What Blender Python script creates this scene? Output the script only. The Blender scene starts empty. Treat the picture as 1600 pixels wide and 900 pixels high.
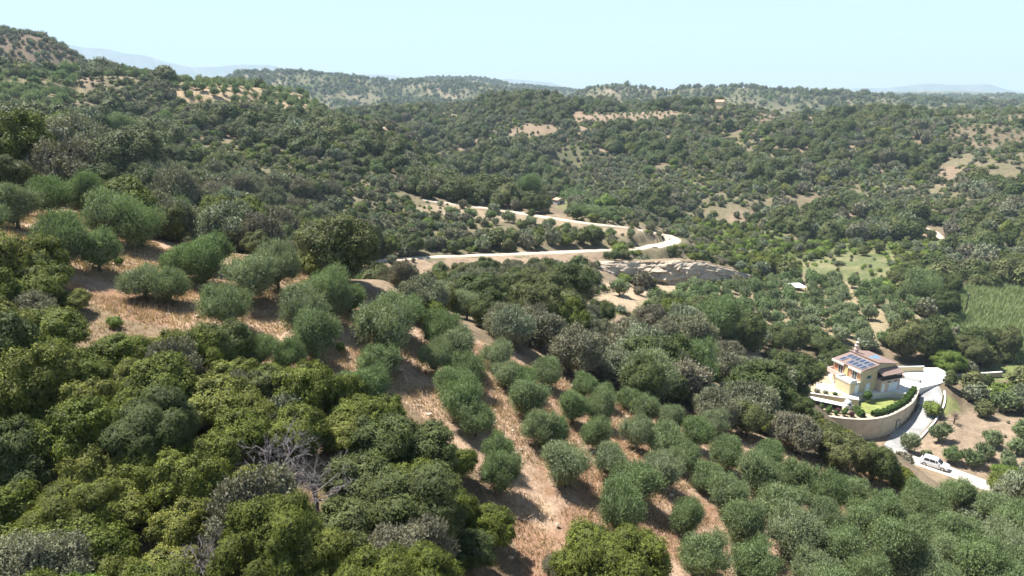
import bpy, math, random
import numpy as np
from mathutils import Vector, Matrix
R=math.radians
scene=bpy.context.scene
C=scene.collection
rng=np.random.default_rng(7)
random.seed(7)

# ------------------------------------------------------------------ camera, sky, sun, exposure
F=1066.0; TH=R(15.8)
cam=bpy.data.cameras.new('camera'); camo=bpy.data.objects.new('camera',cam); C.objects.link(camo)
cam.sensor_width=36; cam.lens=36*F/1600; cam.clip_start=0.5; cam.clip_end=80000
camo.location=(0,0,0); camo.rotation_euler=(R(90)-TH,0,0)
scene.camera=camo
SUN_AZ=R(-57)      # from +Y towards +X; negative = left of the view
SUN_EL=R(62)
HAZE=1.3e-4
w=bpy.data.worlds.new('World'); scene.world=w; w.use_nodes=True
nt=w.node_tree; bg=nt.nodes['Background']
sky=nt.nodes.new('ShaderNodeTexSky'); sky.sky_type='NISHITA'; sky.sun_disc=False
sky.sun_elevation=SUN_EL; sky.sun_rotation=SUN_AZ
sky.altitude=100; sky.air_density=1.0; sky.dust_density=0.0; sky.ozone_density=3.0
nt.links.new(sky.outputs[0],bg.inputs[0]); bg.inputs[1].default_value=0.055
sl=bpy.data.lights.new('sun','SUN'); sl.energy=5.0; sl.angle=R(0.5); sl.color=(1,0.972,0.93)
so=bpy.data.objects.new('sun',sl); C.objects.link(so)
sd=Vector((math.sin(SUN_AZ)*math.cos(SUN_EL),math.cos(SUN_AZ)*math.cos(SUN_EL),math.sin(SUN_EL)))
so.rotation_euler=sd.to_track_quat('Z','Y').to_euler(); so.location=(-60,30,90)
vs=scene.view_settings; vs.view_transform='Standard'; vs.look='None'; vs.exposure=1.6; vs.gamma=1; vs.use_curve_mapping=False
cy=scene.cycles
cy.max_bounces=5; cy.diffuse_bounces=2; cy.glossy_bounces=2; cy.transmission_bounces=3; cy.volume_bounces=0; cy.transparent_max_bounces=4
cy.use_denoising=True; cy.caustics_reflective=False; cy.caustics_refractive=False
cy.use_adaptive_sampling=True; cy.adaptive_threshold=0.02

# ------------------------------------------------------------------ helpers
def ray(px,py):
    u=(np.asarray(px,float)-800)/F; v=(np.asarray(py,float)-450)/F
    return np.stack([u*np.ones_like(v),math.cos(TH)-v*math.sin(TH)+0*u,-math.sin(TH)-v*math.cos(TH)+0*u],-1)
def proj(x,y,z):
    zc=y*math.cos(TH)-z*math.sin(TH); yc=-(y*math.sin(TH)+z*math.cos(TH))
    zs=np.where(zc>0.1,zc,0.1)
    return 800+F*x/zs, 450+F*yc/zs
def smooth(a,b,x):
    t=np.clip((x-a)/(b-a),0,1); return t*t*(3-2*t)
def hash2(i,j,s):
    n=(i.astype(np.int64)*374761393+j.astype(np.int64)*668265263+s*1442695041)&0xffffffff
    n=((n^(n>>13))*1274126177)&0xffffffff
    return ((n^(n>>16))&0xffff)/65535.0
def vnoise(x,y,s=0):
    x=np.asarray(x,float); y=np.asarray(y,float)
    i=np.floor(x); j=np.floor(y); fx=x-i; fy=y-j; fx=fx*fx*(3-2*fx); fy=fy*fy*(3-2*fy)
    a=hash2(i,j,s); b=hash2(i+1,j,s); c=hash2(i,j+1,s); d=hash2(i+1,j+1,s)
    return (a*(1-fx)+b*fx)*(1-fy)+(c*(1-fx)+d*fx)*fy
def fbm(x,y,s=0,o=4):
    t=0; a=0.5; m=0
    for k in range(o):
        t=t+a*vnoise(x*2**k+17.3*k,y*2**k-9.1*k,s+k); m+=a; a*=0.5
    return t/m
def inpoly(px,py,poly):
    px=np.asarray(px,float); py=np.asarray(py,float); r=np.zeros(px.shape,bool); n=len(poly)
    for k in range(n):
        x1,y1=poly[k]; x2,y2=poly[(k+1)%n]
        if y1==y2: continue
        c=((y1>py)!=(y2>py))&(px<(x2-x1)*(py-y1)/(y2-y1)+x1); r^=c
    return r
def polydist(x,y,pts):
    """distance to a polyline, and the z interpolated along it"""
    best=np.full(np.shape(x),1e9); bz=np.zeros(np.shape(x))
    for a,b in zip(pts[:-1],pts[1:]):
        dx,dy=b[0]-a[0],b[1]-a[1]; L=dx*dx+dy*dy+1e-9
        t=np.clip(((x-a[0])*dx+(y-a[1])*dy)/L,0,1)
        d=np.hypot(x-a[0]-t*dx,y-a[1]-t*dy); m=d<best
        best=np.where(m,d,best); bz=np.where(m,a[2]+t*(b[2]-a[2]),bz)
    return best,bz
def mesh_np(name,V,F,mats=(),mi=None,smooth_=False):
    """mesh from a float array (n,3) and an int array (m,3) or (m,4)"""
    V=np.asarray(V,np.float32); F=np.asarray(F,np.int32); k=F.shape[1]
    me=bpy.data.meshes.new(name)
    me.vertices.add(len(V)); me.vertices.foreach_set('co',V.ravel())
    me.loops.add(F.size); me.loops.foreach_set('vertex_index',F.ravel())
    me.polygons.add(len(F)); me.polygons.foreach_set('loop_start',np.arange(0,F.size,k,dtype=np.int32))
    for m in mats: me.materials.append(m)
    if mi is not None: me.polygons.foreach_set('material_index',np.asarray(mi,np.int32))
    me.polygons.foreach_set('use_smooth',np.full(len(F),bool(smooth_)))
    me.update(calc_edges=True); me.validate(clean_customdata=False)
    return me
def mesh_py(name,V,Fs,mats=(),mi=None,smooth_=False):
    me=bpy.data.meshes.new(name); me.from_pydata([tuple(v) for v in V],[],Fs)
    for m in mats: me.materials.append(m)
    if mi is not None:
        for p,k in zip(me.polygons,mi): p.material_index=k
    if smooth_:
        for p in me.polygons: p.use_smooth=True
    me.update(); return me
def link(name,data,parent=None,loc=None,rotz=None,scale=None):
    o=bpy.data.objects.new(name,data); C.objects.link(o)
    if parent is not None: o.parent=parent
    if loc is not None: o.location=loc
    if rotz is not None: o.rotation_euler=(0,0,rotz)
    if scale is not None: o.scale=scale
    return o
def tag(o,label=None,cat=None,group=None,kind=None):
    if label: o['label']=label
    if cat: o['category']=cat
    if group: o['group']=group
    if kind: o['kind']=kind
    return o
# node helpers
def newmat(name,rough=0.8,spec=0.2):
    m=bpy.data.materials.new(name); m.use_nodes=True
    b=m.node_tree.nodes['Principled BSDF']; b.inputs['Roughness'].default_value=rough
    b.inputs['Specular IOR Level'].default_value=spec
    return m,m.node_tree,b
def node(nt,t,**kw):
    n=nt.nodes.new(t)
    for k,v in kw.items(): setattr(n,k,v)
    return n
def noise_node(nt,scale,detail=4,rough=0.6,coord='Object',dim='3D'):
    tc=nt.nodes.new('ShaderNodeTexCoord'); n=nt.nodes.new('ShaderNodeTexNoise')
    n.inputs['Scale'].default_value=scale; n.inputs['Detail'].default_value=detail; n.inputs['Roughness'].default_value=rough
    nt.links.new(tc.outputs[coord],n.inputs['Vector']); return n
def ramp(nt,fac,stops):
    r=nt.nodes.new('ShaderNodeValToRGB'); e=r.color_ramp.elements
    while len(e)<len(stops): e.new(0.5)
    for el,(p,c) in zip(e,stops): el.position=p; el.color=(*c,1)
    nt.links.new(fac,r.inputs[0]); return r
def mixc(nt,fac,a,b,mode='MIX'):
    m=nt.nodes.new('ShaderNodeMix'); m.data_type='RGBA'; m.blend_type=mode
    for sock,v in ((m.inputs[0],fac),(m.inputs[6],a),(m.inputs[7],b)):
        if hasattr(v,'is_linked'): nt.links.new(v,sock)
        elif isinstance(v,(int,float)): sock.default_value=v
        else: sock.default_value=(*v,1)
    return m.outputs[2]
def simple(name,col,rough=0.7,spec=0.3,var=0.12,scale=3.0,metal=0,bump=0):
    m,nt,b=newmat(name,rough,spec); b.inputs['Metallic'].default_value=metal
    n=noise_node(nt,scale,5,0.65)
    lo=tuple(c*(1-var) for c in col); hi=tuple(min(1,c*(1+var)) for c in col)
    r=ramp(nt,n.outputs[0],[(0.3,lo),(0.7,hi)]); nt.links.new(r.outputs[0],b.inputs['Base Color'])
    if bump:
        bp=nt.nodes.new('ShaderNodeBump'); bp.inputs['Strength'].default_value=bump; bp.inputs['Distance'].default_value=0.05
        n2=noise_node(nt,scale*8,3); nt.links.new(n2.outputs[0],bp.inputs['Height']); nt.links.new(bp.outputs[0],b.inputs['Normal'])
    return m

# ------------------------------------------------------------------ terrain
# ground seen along columns of the view: px: [(py, forward distance)], hidden ground as ('z', height, forward distance)
COLS={
-250:[(1000,18),(700,26),(450,38),(330,56),(280,74),('z',-12,105),(200,200),(120,300),(60,560),('z',10,800)],
0:[(1000,19),(900,23),(600,35),(450,46),(370,54),(330,64),(285,80),('z',-17,108),('z',-16,150),(196,225),(118,335),('z',6,420),(108,560),('z',10,800)],
200:[(1000,20),(900,23.5),(700,31),(560,40),(460,51),(400,60),(345,74),('z',-22,100),('z',-24,140),(290,180),(240,215),(186,285),(119,370),('z',10,420),('z',-8,600)],
400:[(1000,21),(900,24),(700,33),(560,44),(450,56),(400,68),('z',-28,95),('z',-29,130),(330,160),(300,188),(220,268),(160,345),(128,415),('z',-14,560),('z',-25,800)],
500:[(300,212),(232,275),(182,345),(152,395)],
600:[(1000,22),(900,26),(700,36),(600,46),(500,56),(440,67),('z',-34,92),('z',-40,125),(428,143),(406,160),(370,180),(300,232),(250,285),(198,350),('z',-46,420),('z',-44,470),(180,600),('z',-28,760),('z',-46,950)],
800:[(1000,24),(900,30),(700,42),(600,54),(550,61),(500,82),(450,112),('z',-41,138),(425,158),(397,175),(360,200),(328,238),(298,268),('z',-56,312),('z',-56,350),(262,405),(230,460),(190,530),(165,600),(145,650),('z',-22,800),('z',-44,950)],
1000:[(1000,26),(900,32),(750,42),(650,56),(600,66),(550,82),(500,102),('z',-43,128),(462,152),(446,181),(398,196),(384,200),(355,232),(332,262),('z',-56,300),(305,335),(270,392),(230,455),(190,540),(170,620),(160,690),('z',-30,850),('z',-50,1000)],
1115:[(215,470),(185,530),(160,575),(158,590),('z',-24,700)],
1200:[(1000,29),(900,36),(750,48),(680,60),(650,70),(620,80),(560,121),(540,141),(500,160),(450,190),(420,220),(400,240),(370,270),(330,310),(280,370),(230,440),(187,530),(174,600),('z',-28,720),('z',-54,1000)],
1400:[(1000,31),(900,38),(800,50),(740,60),(708,70),('z',-56,95),(686,110),(640,119),(600,128),(570,139),(550,148),(500,166),(460,190),(420,222),(380,262),(350,295),(280,365),(230,430),(188,520),(175,590),('z',-28,720),('z',-54,1000)],
1600:[(1000,33),(900,40),(830,50),(800,57),('z',-56,82),(750,95),(700,106),(650,118),(600,132),(550,150),(480,186),(430,218),(380,250),(300,320),(230,400),(188,480),(176,560),('z',-28,720),('z',-54,1000)],
1850:[(1000,35),(900,42),(830,52),('z',-57,84),(750,95),(650,118),(550,150),(430,218),(300,320),(188,480),(177,560),('z',-54,1000)],
}
cp=[]
for px,L in COLS.items():
    for e in L:
        if e[0]=='z':
            d=ray(px,450); P=d*(e[2]/d[1]); z=e[1]
        else:
            d=ray(px,e[0]); P=d*(e[1]/d[1]); z=P[2]
        r=math.hypot(P[0],P[1]); cp.append((math.atan2(P[0],P[1]),math.log(r),z/r))
cp=np.array(cp)
AZK=2.6
def tps_k(d2): return np.where(d2>1e-12,d2*np.log(d2+1e-12),0)
def tps_fit(P,v,lam=2e-4):
    n=len(P); A=np.zeros((n+3,n+3)); d2=((P[:,None]-P[None])**2).sum(-1)
    A[:n,:n]=tps_k(d2)+lam*np.eye(n); A[:n,n]=1; A[:n,n+1:]=P; A[n,:n]=1; A[n+1:,:n]=P.T
    return np.linalg.solve(A,np.r_[v,0,0,0])
TP=np.c_[cp[:,0]*AZK,cp[:,1]]; TW=tps_fit(TP,cp[:,2])
def tps_eval(a,l):
    q=np.c_[np.clip(a,-0.78,0.80).ravel()*AZK,np.clip(l,2.2,6.95).ravel()]; out=np.zeros(len(q))
    for s in range(0,len(q),20000):
        b=q[s:s+20000]; d2=((b[:,None]-TP[None])**2).sum(-1)
        out[s:s+20000]=tps_k(d2)@TW[:-3]+TW[-3]+b@TW[-2:]
    return out.reshape(np.shape(a))
def prof(pts):
    a=[];e=[]
    for px,py in pts:
        d=ray(px,py); a.append(math.atan2(d[0],d[1])); e.append(d[2]/math.hypot(d[0],d[1]))
    return np.array(a),np.array(e)
RIDGES=[ # distance, half width, silhouette
 (690,150,[(-500,150),(-200,88),(-60,58),(0,54),(40,53),(75,62),(110,84),(150,110),(200,156),(260,190)]),
 (1750,420,[(250,175),(330,140),(370,115),(400,115),(450,113),(480,113),(520,117),(560,123),(610,128),(660,128),(720,130),(800,141),(900,160)]),
 (2700,500,[(560,160),(600,140),(640,126),(700,121),(760,124),(800,132),(900,142),(1000,150)]),
 (1450,320,[(880,160),(930,136),(960,132),(990,138),(1040,142),(1080,138),(1130,136),(1180,138),(1230,142),(1300,147),(1380,152),(1450,158),(1600,165)]),
 (5200,800,[(1250,160),(1330,151),(1390,144),(1450,142),(1520,143),(1600,147),(1700,150),(1900,146)]),
 (12500,1800,[(-600,110),(-200,80),(60,80),(100,68),(130,74),(165,76),(200,84),(225,86),(260,97),(300,105),(340,104),(370,101),(420,101),(470,112),(520,119),(560,116),(610,117),(650,124),(760,128),(790,123),(830,126),(860,129),(900,142),(1000,150),(1200,152),(1300,146),(1340,137),(1380,138),(1450,130),(1500,133),(1545,131),(1580,143),(1600,147),(1700,140),(1900,135)]),
]
RIDGES=[(a,b,*prof(p)) for a,b,p in RIDGES]
def base_z(x,y):
    r=np.maximum(np.hypot(x,y),4.0); a=np.arctan2(x,y)
    z=tps_eval(a,np.log(r))*r
    z=np.where(r>950,z*np.exp(-(r-950)/900)-55*(1-np.exp(-(r-950)/900)),z)
    amp=np.clip((r-60)/250,0,1)*2.2
    z=z+amp*(fbm(x/45,y/45,3,4)-0.5)*1.6+np.clip((r-15)/60,0.2,1)*(fbm(x/7,y/7,9,3)-0.5)*0.7
    rid=1-2*np.abs(fbm(x/95+7,y/95,71,3)-0.5)*2.2
    z=z-smooth(230,380,r)*smooth(1500,900,r)*np.clip(rid,0,1)**2*9.0
    z=np.where(r>800,z+(fbm(x/300,y/300,5,4)-0.5)*smooth(900,1800,r)*22,z)
    for D,W,pa,pe in RIDGES:
        e=np.interp(a,pa,pe); top=e*D
        rough=(fbm(a*D/(W*0.5)+3,r/(W*0.5),int(D),5)-0.5)
        h=top-(1-np.exp(-((r-D)/W)**2))*(np.abs(top)+60)*1.25+rough*W*0.10*smooth(0.05,0.6,np.abs(r-D)/W)
        z=np.where(r>D-2.2*W,np.maximum(z,h),z)
    return z
def hit(px,py,zoff=0.0,zf=None,far=2500):
    """where the line of sight through a pixel meets the ground (raised by zoff)"""
    zf=zf or base_z
    px=np.atleast_1d(np.asarray(px,float)); py=np.atleast_1d(np.asarray(py,float)); zo=np.broadcast_to(np.asarray(zoff,float),px.shape)
    d=ray(px,py); d=d/np.hypot(d[:,0],d[:,1])[:,None]
    rs=np.exp(np.linspace(math.log(12),math.log(far),900))
    X=d[:,0:1]*rs; Y=d[:,1:2]*rs; Z=d[:,2:3]*rs
    G=zf(X,Y)+zo[:,None]
    below=Z<G; k=np.where(below.any(1),below.argmax(1),len(rs)-1); k=np.maximum(k,1); i=np.arange(len(px))
    f0=(Z-G)[i,k-1]; f1=(Z-G)[i,k]; t=np.clip(f0/(f0-f1+1e-9),0,1); r=rs[k-1]*(1-t)+rs[k]*t
    return np.c_[d*r[:,None]]

# roads: pixels of the centre line -> plan
def road_from_px(pix,zs=None,step=2.0):
    P=hit([p[0] for p in pix],[p[1] for p in pix])
    if zs is not None: P[:,2]=zs
    s=np.r_[0,np.cumsum(np.hypot(*np.diff(P[:,:2],axis=0).T))]
    n=max(8,int(s[-1]/step)); t=np.linspace(0,s[-1],n)
    Q=np.c_[[np.interp(t,s,P[:,k]) for k in range(3)]].T
    for _ in range(6):
        Q[1:-1]=(Q[:-2]+2*Q[1:-1]+Q[2:])/4
    return Q
LOWER_ROAD=road_from_px([(560,411),(590,408),(640,404),(700,401),(760,399),(820,397),(880,394),(940,391),(990,389),(1020,386),(1046,381)])
Pl=hit([1046],[381])[0]
UPPER_ROAD=road_from_px([(660,312),(700,318),(750,324),(800,331),(850,339),(900,347),(950,353),(1000,357),(1030,362),(1052,370),(1062,377),(1046,381)])
N_SKIP=0
HILL_TRACK=road_from_px([(560,203),(590,200),(612,196),(628,197),(640,202)])
FAR_TRACK=road_from_px([(1290,352),(1330,347),(1380,345),(1430,351),(1462,362),(1472,374)])
# villa drive and the dirt road below, with heights read off the retaining wall
DRIVE=np.array([(84.5,128.5,-56.0),(83.6,124.5,-57.0),(80.8,121.0,-58.4),(77.3,117.8,-59.6),(73.0,114.2,-60.5),(69.0,110.6,-60.9),(67.2,107.2,-60.6),(69.6,104.6,-60.5)])
DIRT=np.array([(67.8,106.6,-60.55),(70.0,104.4,-60.5),(73.5,101.6,-60.7),(77.0,98.2,-61.0),(80.0,94.6,-61.3),(83.5,90,-61.7),(88,84.5,-62.2)])
def resample(P,step=1.2):
    s=np.r_[0,np.cumsum(np.hypot(*np.diff(P[:,:2],axis=0).T))]; t=np.linspace(0,s[-1],int(s[-1]/step)+2)
    Q=np.c_[[np.interp(t,s,P[:,k]) for k in range(3)]].T
    for _ in range(4): Q[1:-1]=(Q[:-2]+2*Q[1:-1]+Q[2:])/4
    return Q
HAIRPIN=road_from_px([(1012,362),(1040,367),(1058,374),(1046,381),(1016,386)])
HUT=hit([873],[319])[0]; RIDGE_HOUSE=hit([1125],[164],0,None,700)[0]; MAST=hit([1107],[165],0,None,700)[0]
DRIVE=resample(DRIVE); DIRT=resample(DIRT)
ROADS=[(LOWER_ROAD,3.4),(UPPER_ROAD,3.2),(HILL_TRACK,4.5),(FAR_TRACK,3.0),(HAIRPIN,6.0),(DRIVE,4.2),(DIRT,4.4)]
# the villa's terrace: plan outline of the curved retaining wall (west end to the drive)
WALL=np.array([(54.6,116.6),(58.8,114.2),(62.3,113.2),(65.5,113.2),(68.8,114.2),(71.9,116.2),(75.6,119.0),(78.6,121.9),(80.4,124.6)])
TERRACE=[tuple(p) for p in WALL]+[(86,127),(91.5,130),(91.0,135.5),(80,135.5),(66,133.5),(57.5,129.0),(54.6,121)]
INNER=[tuple(p) for p in (WALL+np.array([(1.5,1.0),(.4,1.6),(0,1.6),(-.3,1.6),(-.8,1.5),(-1.1,1.2),(-1.2,1.0),(-1.3,.8),(-1.4,.6)]))]
def ground_z(x,y):
    x=np.asarray(x,float); y=np.asarray(y,float)
    z=base_z(x,y)
    # terrace pad (the built terrace stands on it) and the low ground in front of the wall
    near=(np.abs(x-72)<45)&(np.abs(y-120)<45)
    if near.any():
        xn=x[near]; yn=y[near]; zn=z[near]
        d,_=polydist(xn,yn,[(*p,0) for p in TERRACE+[TERRACE[0]]]); ins=inpoly(xn,yn,TERRACE)
        dw,_=polydist(xn,yn,[(*p,0) for p in WALL])
        padz=np.where(inpoly(xn,yn,[tuple(p) for p in WALL]+[(84,131),(50,131)])&(dw<3.0),-61.0,-57.9)
        out=smooth(7,0.5,d)*(~ins)
        lev=np.where(yn<118+0.0*xn,-60.9,-57.2)
        lev=-60.9+3.7*smooth(116,127,yn)
        zn=zn*(1-out)+np.minimum(lev,zn+9)*out
        zn=np.where(ins,np.where(dw<2.2,-61.0,np.minimum(-57.9,zn+99)),zn)
        z[near]=zn
    for P,wd in ROADS:
        lo=P[:,:2].min(0)-14; hi=P[:,:2].max(0)+14
        m=(x>lo[0])&(x<hi[0])&(y>lo[1])&(y<hi[1])
        if m.any():
            d,rz=polydist(x[m],y[m],P); k=smooth(wd/2+4.0,wd/2+0.7,d)
            if P is DRIVE:
                k=np.where(inpoly(x[m],y[m],TERRACE)&(y[m]<125),0,k)
            z[m]=z[m]*(1-k)+(rz-0.05)*k
    return z
# the ground sheet: a fan of cells that widen with distance
az=np.r_[np.linspace(-100,-44,40,endpoint=False),np.linspace(-44,44,400),np.linspace(44,100,41)[1:]]*math.pi/180
rs=np.r_[np.geomspace(3,20,14,endpoint=False),np.geomspace(20,330,330,endpoint=False),np.geomspace(330,900,90,endpoint=False),np.geomspace(900,18000,100)]
A,RR=np.meshgrid(az,rs,indexing='ij'); GX=np.sin(A)*RR; GY=np.cos(A)*RR
GZ=ground_z(GX,GY)
RUN=np.maximum.accumulate(GZ/RR,axis=1)
def visible(x,y,z,h):
    a=np.arctan2(x,y); r=np.hypot(x,y)
    i=np.clip(np.searchsorted(az,a),1,len(az)-1); k=np.clip(np.searchsorted(rs,r)-2,0,len(rs)-1)
    return (z+h)/r>=RUN[i,k]
def terrain_mesh():
    na,nr=A.shape; idx=np.arange(na*nr).reshape(na,nr)
    Fq=np.stack([idx[:-1,:-1],idx[:-1,1:],idx[1:,1:],idx[1:,:-1]],-1).reshape(-1,4)[:,::-1]
    me=mesh_np('ground',np.c_[GX.ravel(),GY.ravel(),GZ.ravel()],Fq,[M_ground],smooth_=True)
    return me
# ------------------------------------------------------------------ zones of the ground (outlines read in the photograph, looked up on the plan)
ZONES=[ # name, nearest/farthest distance, outline
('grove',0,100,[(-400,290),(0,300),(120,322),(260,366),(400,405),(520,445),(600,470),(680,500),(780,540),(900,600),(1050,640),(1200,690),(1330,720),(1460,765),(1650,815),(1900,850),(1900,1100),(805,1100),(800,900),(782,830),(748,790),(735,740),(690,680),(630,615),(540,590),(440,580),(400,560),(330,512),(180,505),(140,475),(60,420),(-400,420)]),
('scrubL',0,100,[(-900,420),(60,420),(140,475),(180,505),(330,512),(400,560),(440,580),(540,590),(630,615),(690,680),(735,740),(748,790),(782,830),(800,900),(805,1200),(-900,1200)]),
('oliveM',120,300,[(1000,455),(1130,446),(1250,432),(1330,440),(1420,470),(1505,512),(1490,540),(1410,535),(1290,545),(1240,540),(1180,535),(1100,510),(1010,492)]),
('bareM',100,300,[(935,442),(1180,436),(1180,448),(1030,458),(1010,470),(1012,495),(1100,512),(1200,545),(1300,575),(1270,585),(1215,560),(1150,520),(1000,500),(945,470)]),
('roadside',150,330,[(655,316),(800,334),(930,353),(1010,360),(1045,372),(1030,378),(1000,370),(900,363),(800,350),(660,328)]),
('bank',110,260,[(560,414),(700,404),(940,396),(945,425),(800,425),(700,440),(640,430)]),
('oliveHut',200,420,[(862,318),(880,292),(905,298),(955,322),(990,338),(960,346),(900,336)]),
('oliveL',250,520,[(262,118),(340,112),(440,128),(540,160),(602,183),(560,198),(480,190),(400,178),(330,172),(280,160)]),
('oliveU',180,520,[(-200,112),(110,118),(128,140),(90,170),(40,192),(-200,200)]),
('oliveTop',250,520,[(110,104),(330,98),(345,110),(230,122),(120,122)]),
('orchard',300,800,[(858,200),(900,178),(1000,172),(1062,178),(1068,190),(1000,200),(930,204)]),
('bare',200,900,[(262,118),(285,120),(300,160),(284,162)]),
('bare',200,900,[(120,118),(150,126),(148,142),(128,136)]),
('bare',200,900,[(1180,168),(1240,166),(1300,178),(1290,192),(1220,188),(1185,192)]),
('bare',200,900,[(1460,262),(1505,264),(1502,296),(1466,292)]),
('bare',200,900,[(1000,152),(1040,150),(1060,165),(1010,168)]),
('bare',200,900,[(590,150),(640,152),(640,168),(590,168)]),
('bare',200,900,[(800,196),(850,192),(890,205),(860,214),(790,210)]),
('brown',430,1000,[(-400,30),(75,40),(165,104),(150,112),(0,106),(-400,106)]),
('sparse',200,900,[(1480,170),(1640,170),(1640,240),(1480,238)]),
('sparse',200,900,[(1090,148),(1160,152),(1170,168),(1100,172)]),
('sparse',150,600,[(40,150),(130,146),(180,180),(130,205),(60,190)]),
('shrubby',150,600,[(880,225),(1010,250),(1000,300),(930,320),(860,262)]),
('meadow',180,330,[(1195,432),(1240,412),(1310,396),(1392,404),(1400,452),(1330,440),(1270,428)]),
('green',180,360,[(1080,345),(1200,352),(1260,378),(1480,372),(1490,410),(1400,452),(1392,404),(1200,428),(1110,395)]),
('reed',150,260,[(1462,462),(1530,452),(1700,452),(1700,575),(1600,570),(1560,548),(1500,505)]),
('lawnR',120,200,[(1480,588),(1560,572),(1640,568),(1640,596),(1500,596)]),
('dirtR',80,150,[(1440,690),(1470,655),(1520,640),(1560,636),(1660,632),(1660,760),(1560,745),(1500,735),(1420,715)]),
('verge',90,150,[(1468,600),(1500,598),(1510,640),(1466,655)]),
]
ZN=[z[0] for z in ZONES]
def zone_of(x,y,z,dz=0.0):
    """index of the zone each point lies in, -1 for open scrub"""
    px,py=proj(x,y,z+dz); r=np.hypot(x,y); vis=visible(x,y,z,0.25)
    wob=F/np.maximum(r,120)*5.0; px=px+(fbm(x/9,y/9,91,3)-.5)*wob*2.2; py=py+(fbm(x/9,y/9,95,3)-.5)*wob*np.clip(.9-r/900,.15,.9)
    out=np.full(x.shape,-1)
    for k,(n,r0,r1,poly) in enumerate(ZONES):
        m=(out<0)&(r>=r0)&(r<r1)&vis
        if m.any():
            mm=np.zeros(x.shape,bool); mm[m]=inpoly(px[m],py[m],poly); out[mm]=k
    return out
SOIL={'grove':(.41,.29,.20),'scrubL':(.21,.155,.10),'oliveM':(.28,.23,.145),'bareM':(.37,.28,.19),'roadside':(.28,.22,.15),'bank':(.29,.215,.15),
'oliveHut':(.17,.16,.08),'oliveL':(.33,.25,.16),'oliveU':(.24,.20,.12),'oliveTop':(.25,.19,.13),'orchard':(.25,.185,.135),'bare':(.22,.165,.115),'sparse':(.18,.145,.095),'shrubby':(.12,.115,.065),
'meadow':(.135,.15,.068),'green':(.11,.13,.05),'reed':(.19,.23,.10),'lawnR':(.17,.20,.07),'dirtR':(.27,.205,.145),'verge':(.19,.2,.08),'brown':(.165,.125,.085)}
def soil_colors(x,y,z):
    zi=zone_of(x,y,z); n1=fbm(x/14,y/14,21,4)[:,None]; r=np.hypot(x,y)
    a=np.array((.17,.135,.09)); b=np.array((.25,.19,.13))
    col=a+(b-a)*smooth(0.38,0.62,n1)
    far=smooth(700,1400,r)[:,None]
    col=col*(1-far)+far*(np.array((.085,.095,.05))+(np.array((.26,.21,.15))-np.array((.085,.095,.05)))*smooth(0.58,0.72,fbm(x/60,y/60,31,4)[:,None]))
    lw=(smooth(.53,.58,fbm(x/48+9,y/48,123,3))*smooth(110,140,r)*.75)[:,None]; col=col*(1-lw)+lw*np.array((.155,.14,.085))*(.8+.4*n1)
    a_=np.arctan2(x,y)
    hill=(smooth(480,600,r)*smooth(1000,900,r)*smooth(-0.50,-0.56,a_))[:,None]; col=col*(1-hill)+hill*np.array((.15,.115,.08))
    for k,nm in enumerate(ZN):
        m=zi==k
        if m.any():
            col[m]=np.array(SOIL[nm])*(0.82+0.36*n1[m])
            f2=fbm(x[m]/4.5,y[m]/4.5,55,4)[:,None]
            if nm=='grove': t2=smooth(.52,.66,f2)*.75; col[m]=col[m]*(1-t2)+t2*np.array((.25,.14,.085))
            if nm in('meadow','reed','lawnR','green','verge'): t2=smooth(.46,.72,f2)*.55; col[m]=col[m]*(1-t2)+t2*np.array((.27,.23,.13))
    return col
def ground_material():
    m,nt,b=newmat('dry_ground',0.95,0.05)
    at=node(nt,'ShaderNodeAttribute',attribute_name='gcol')
    n1=noise_node(nt,0.55,6,0.7); n2=noise_node(nt,3.2,5,0.7); n3=noise_node(nt,14,3,0.6)
    r1=ramp(nt,n1.outputs[0],[(0.25,(.62,.60,.58)),(0.5,(1,1,1)),(0.75,(1.25,1.22,1.15))])
    c=mixc(nt,1.0,at.outputs['Color'],r1.outputs[0],'MULTIPLY')
    r2=ramp(nt,n2.outputs[0],[(0.3,(.6,.57,.52)),(0.55,(1,1,1)),(0.75,(1.28,1.26,1.2))])
    c=mixc(nt,0.8,c,r2.outputs[0],'MULTIPLY')
    r3=ramp(nt,n3.outputs[0],[(0.3,(.68,.66,.62)),(0.7,(1.2,1.2,1.2))])
    c=mixc(nt,0.6,c,r3.outputs[0],'MULTIPLY')
    nt.links.new(c,b.inputs['Base Color'])
    bp=node(nt,'ShaderNodeBump'); bp.inputs['Strength'].default_value=0.7; bp.inputs['Distance'].default_value=0.25
    nt.links.new(n2.outputs[0],bp.inputs['Height']); nt.links.new(bp.outputs[0],b.inputs['Normal'])
    return m
M_ground=ground_material()
gm=terrain_mesh()
ca=gm.attributes.new('gcol','FLOAT_COLOR','POINT')
gc=soil_colors(GX.ravel(),GY.ravel(),GZ.ravel()); ca.data.foreach_set('color',np.c_[gc,np.ones(len(gc))].astype(np.float32).ravel())
tag(link('ground',gm),kind='structure')

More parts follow.
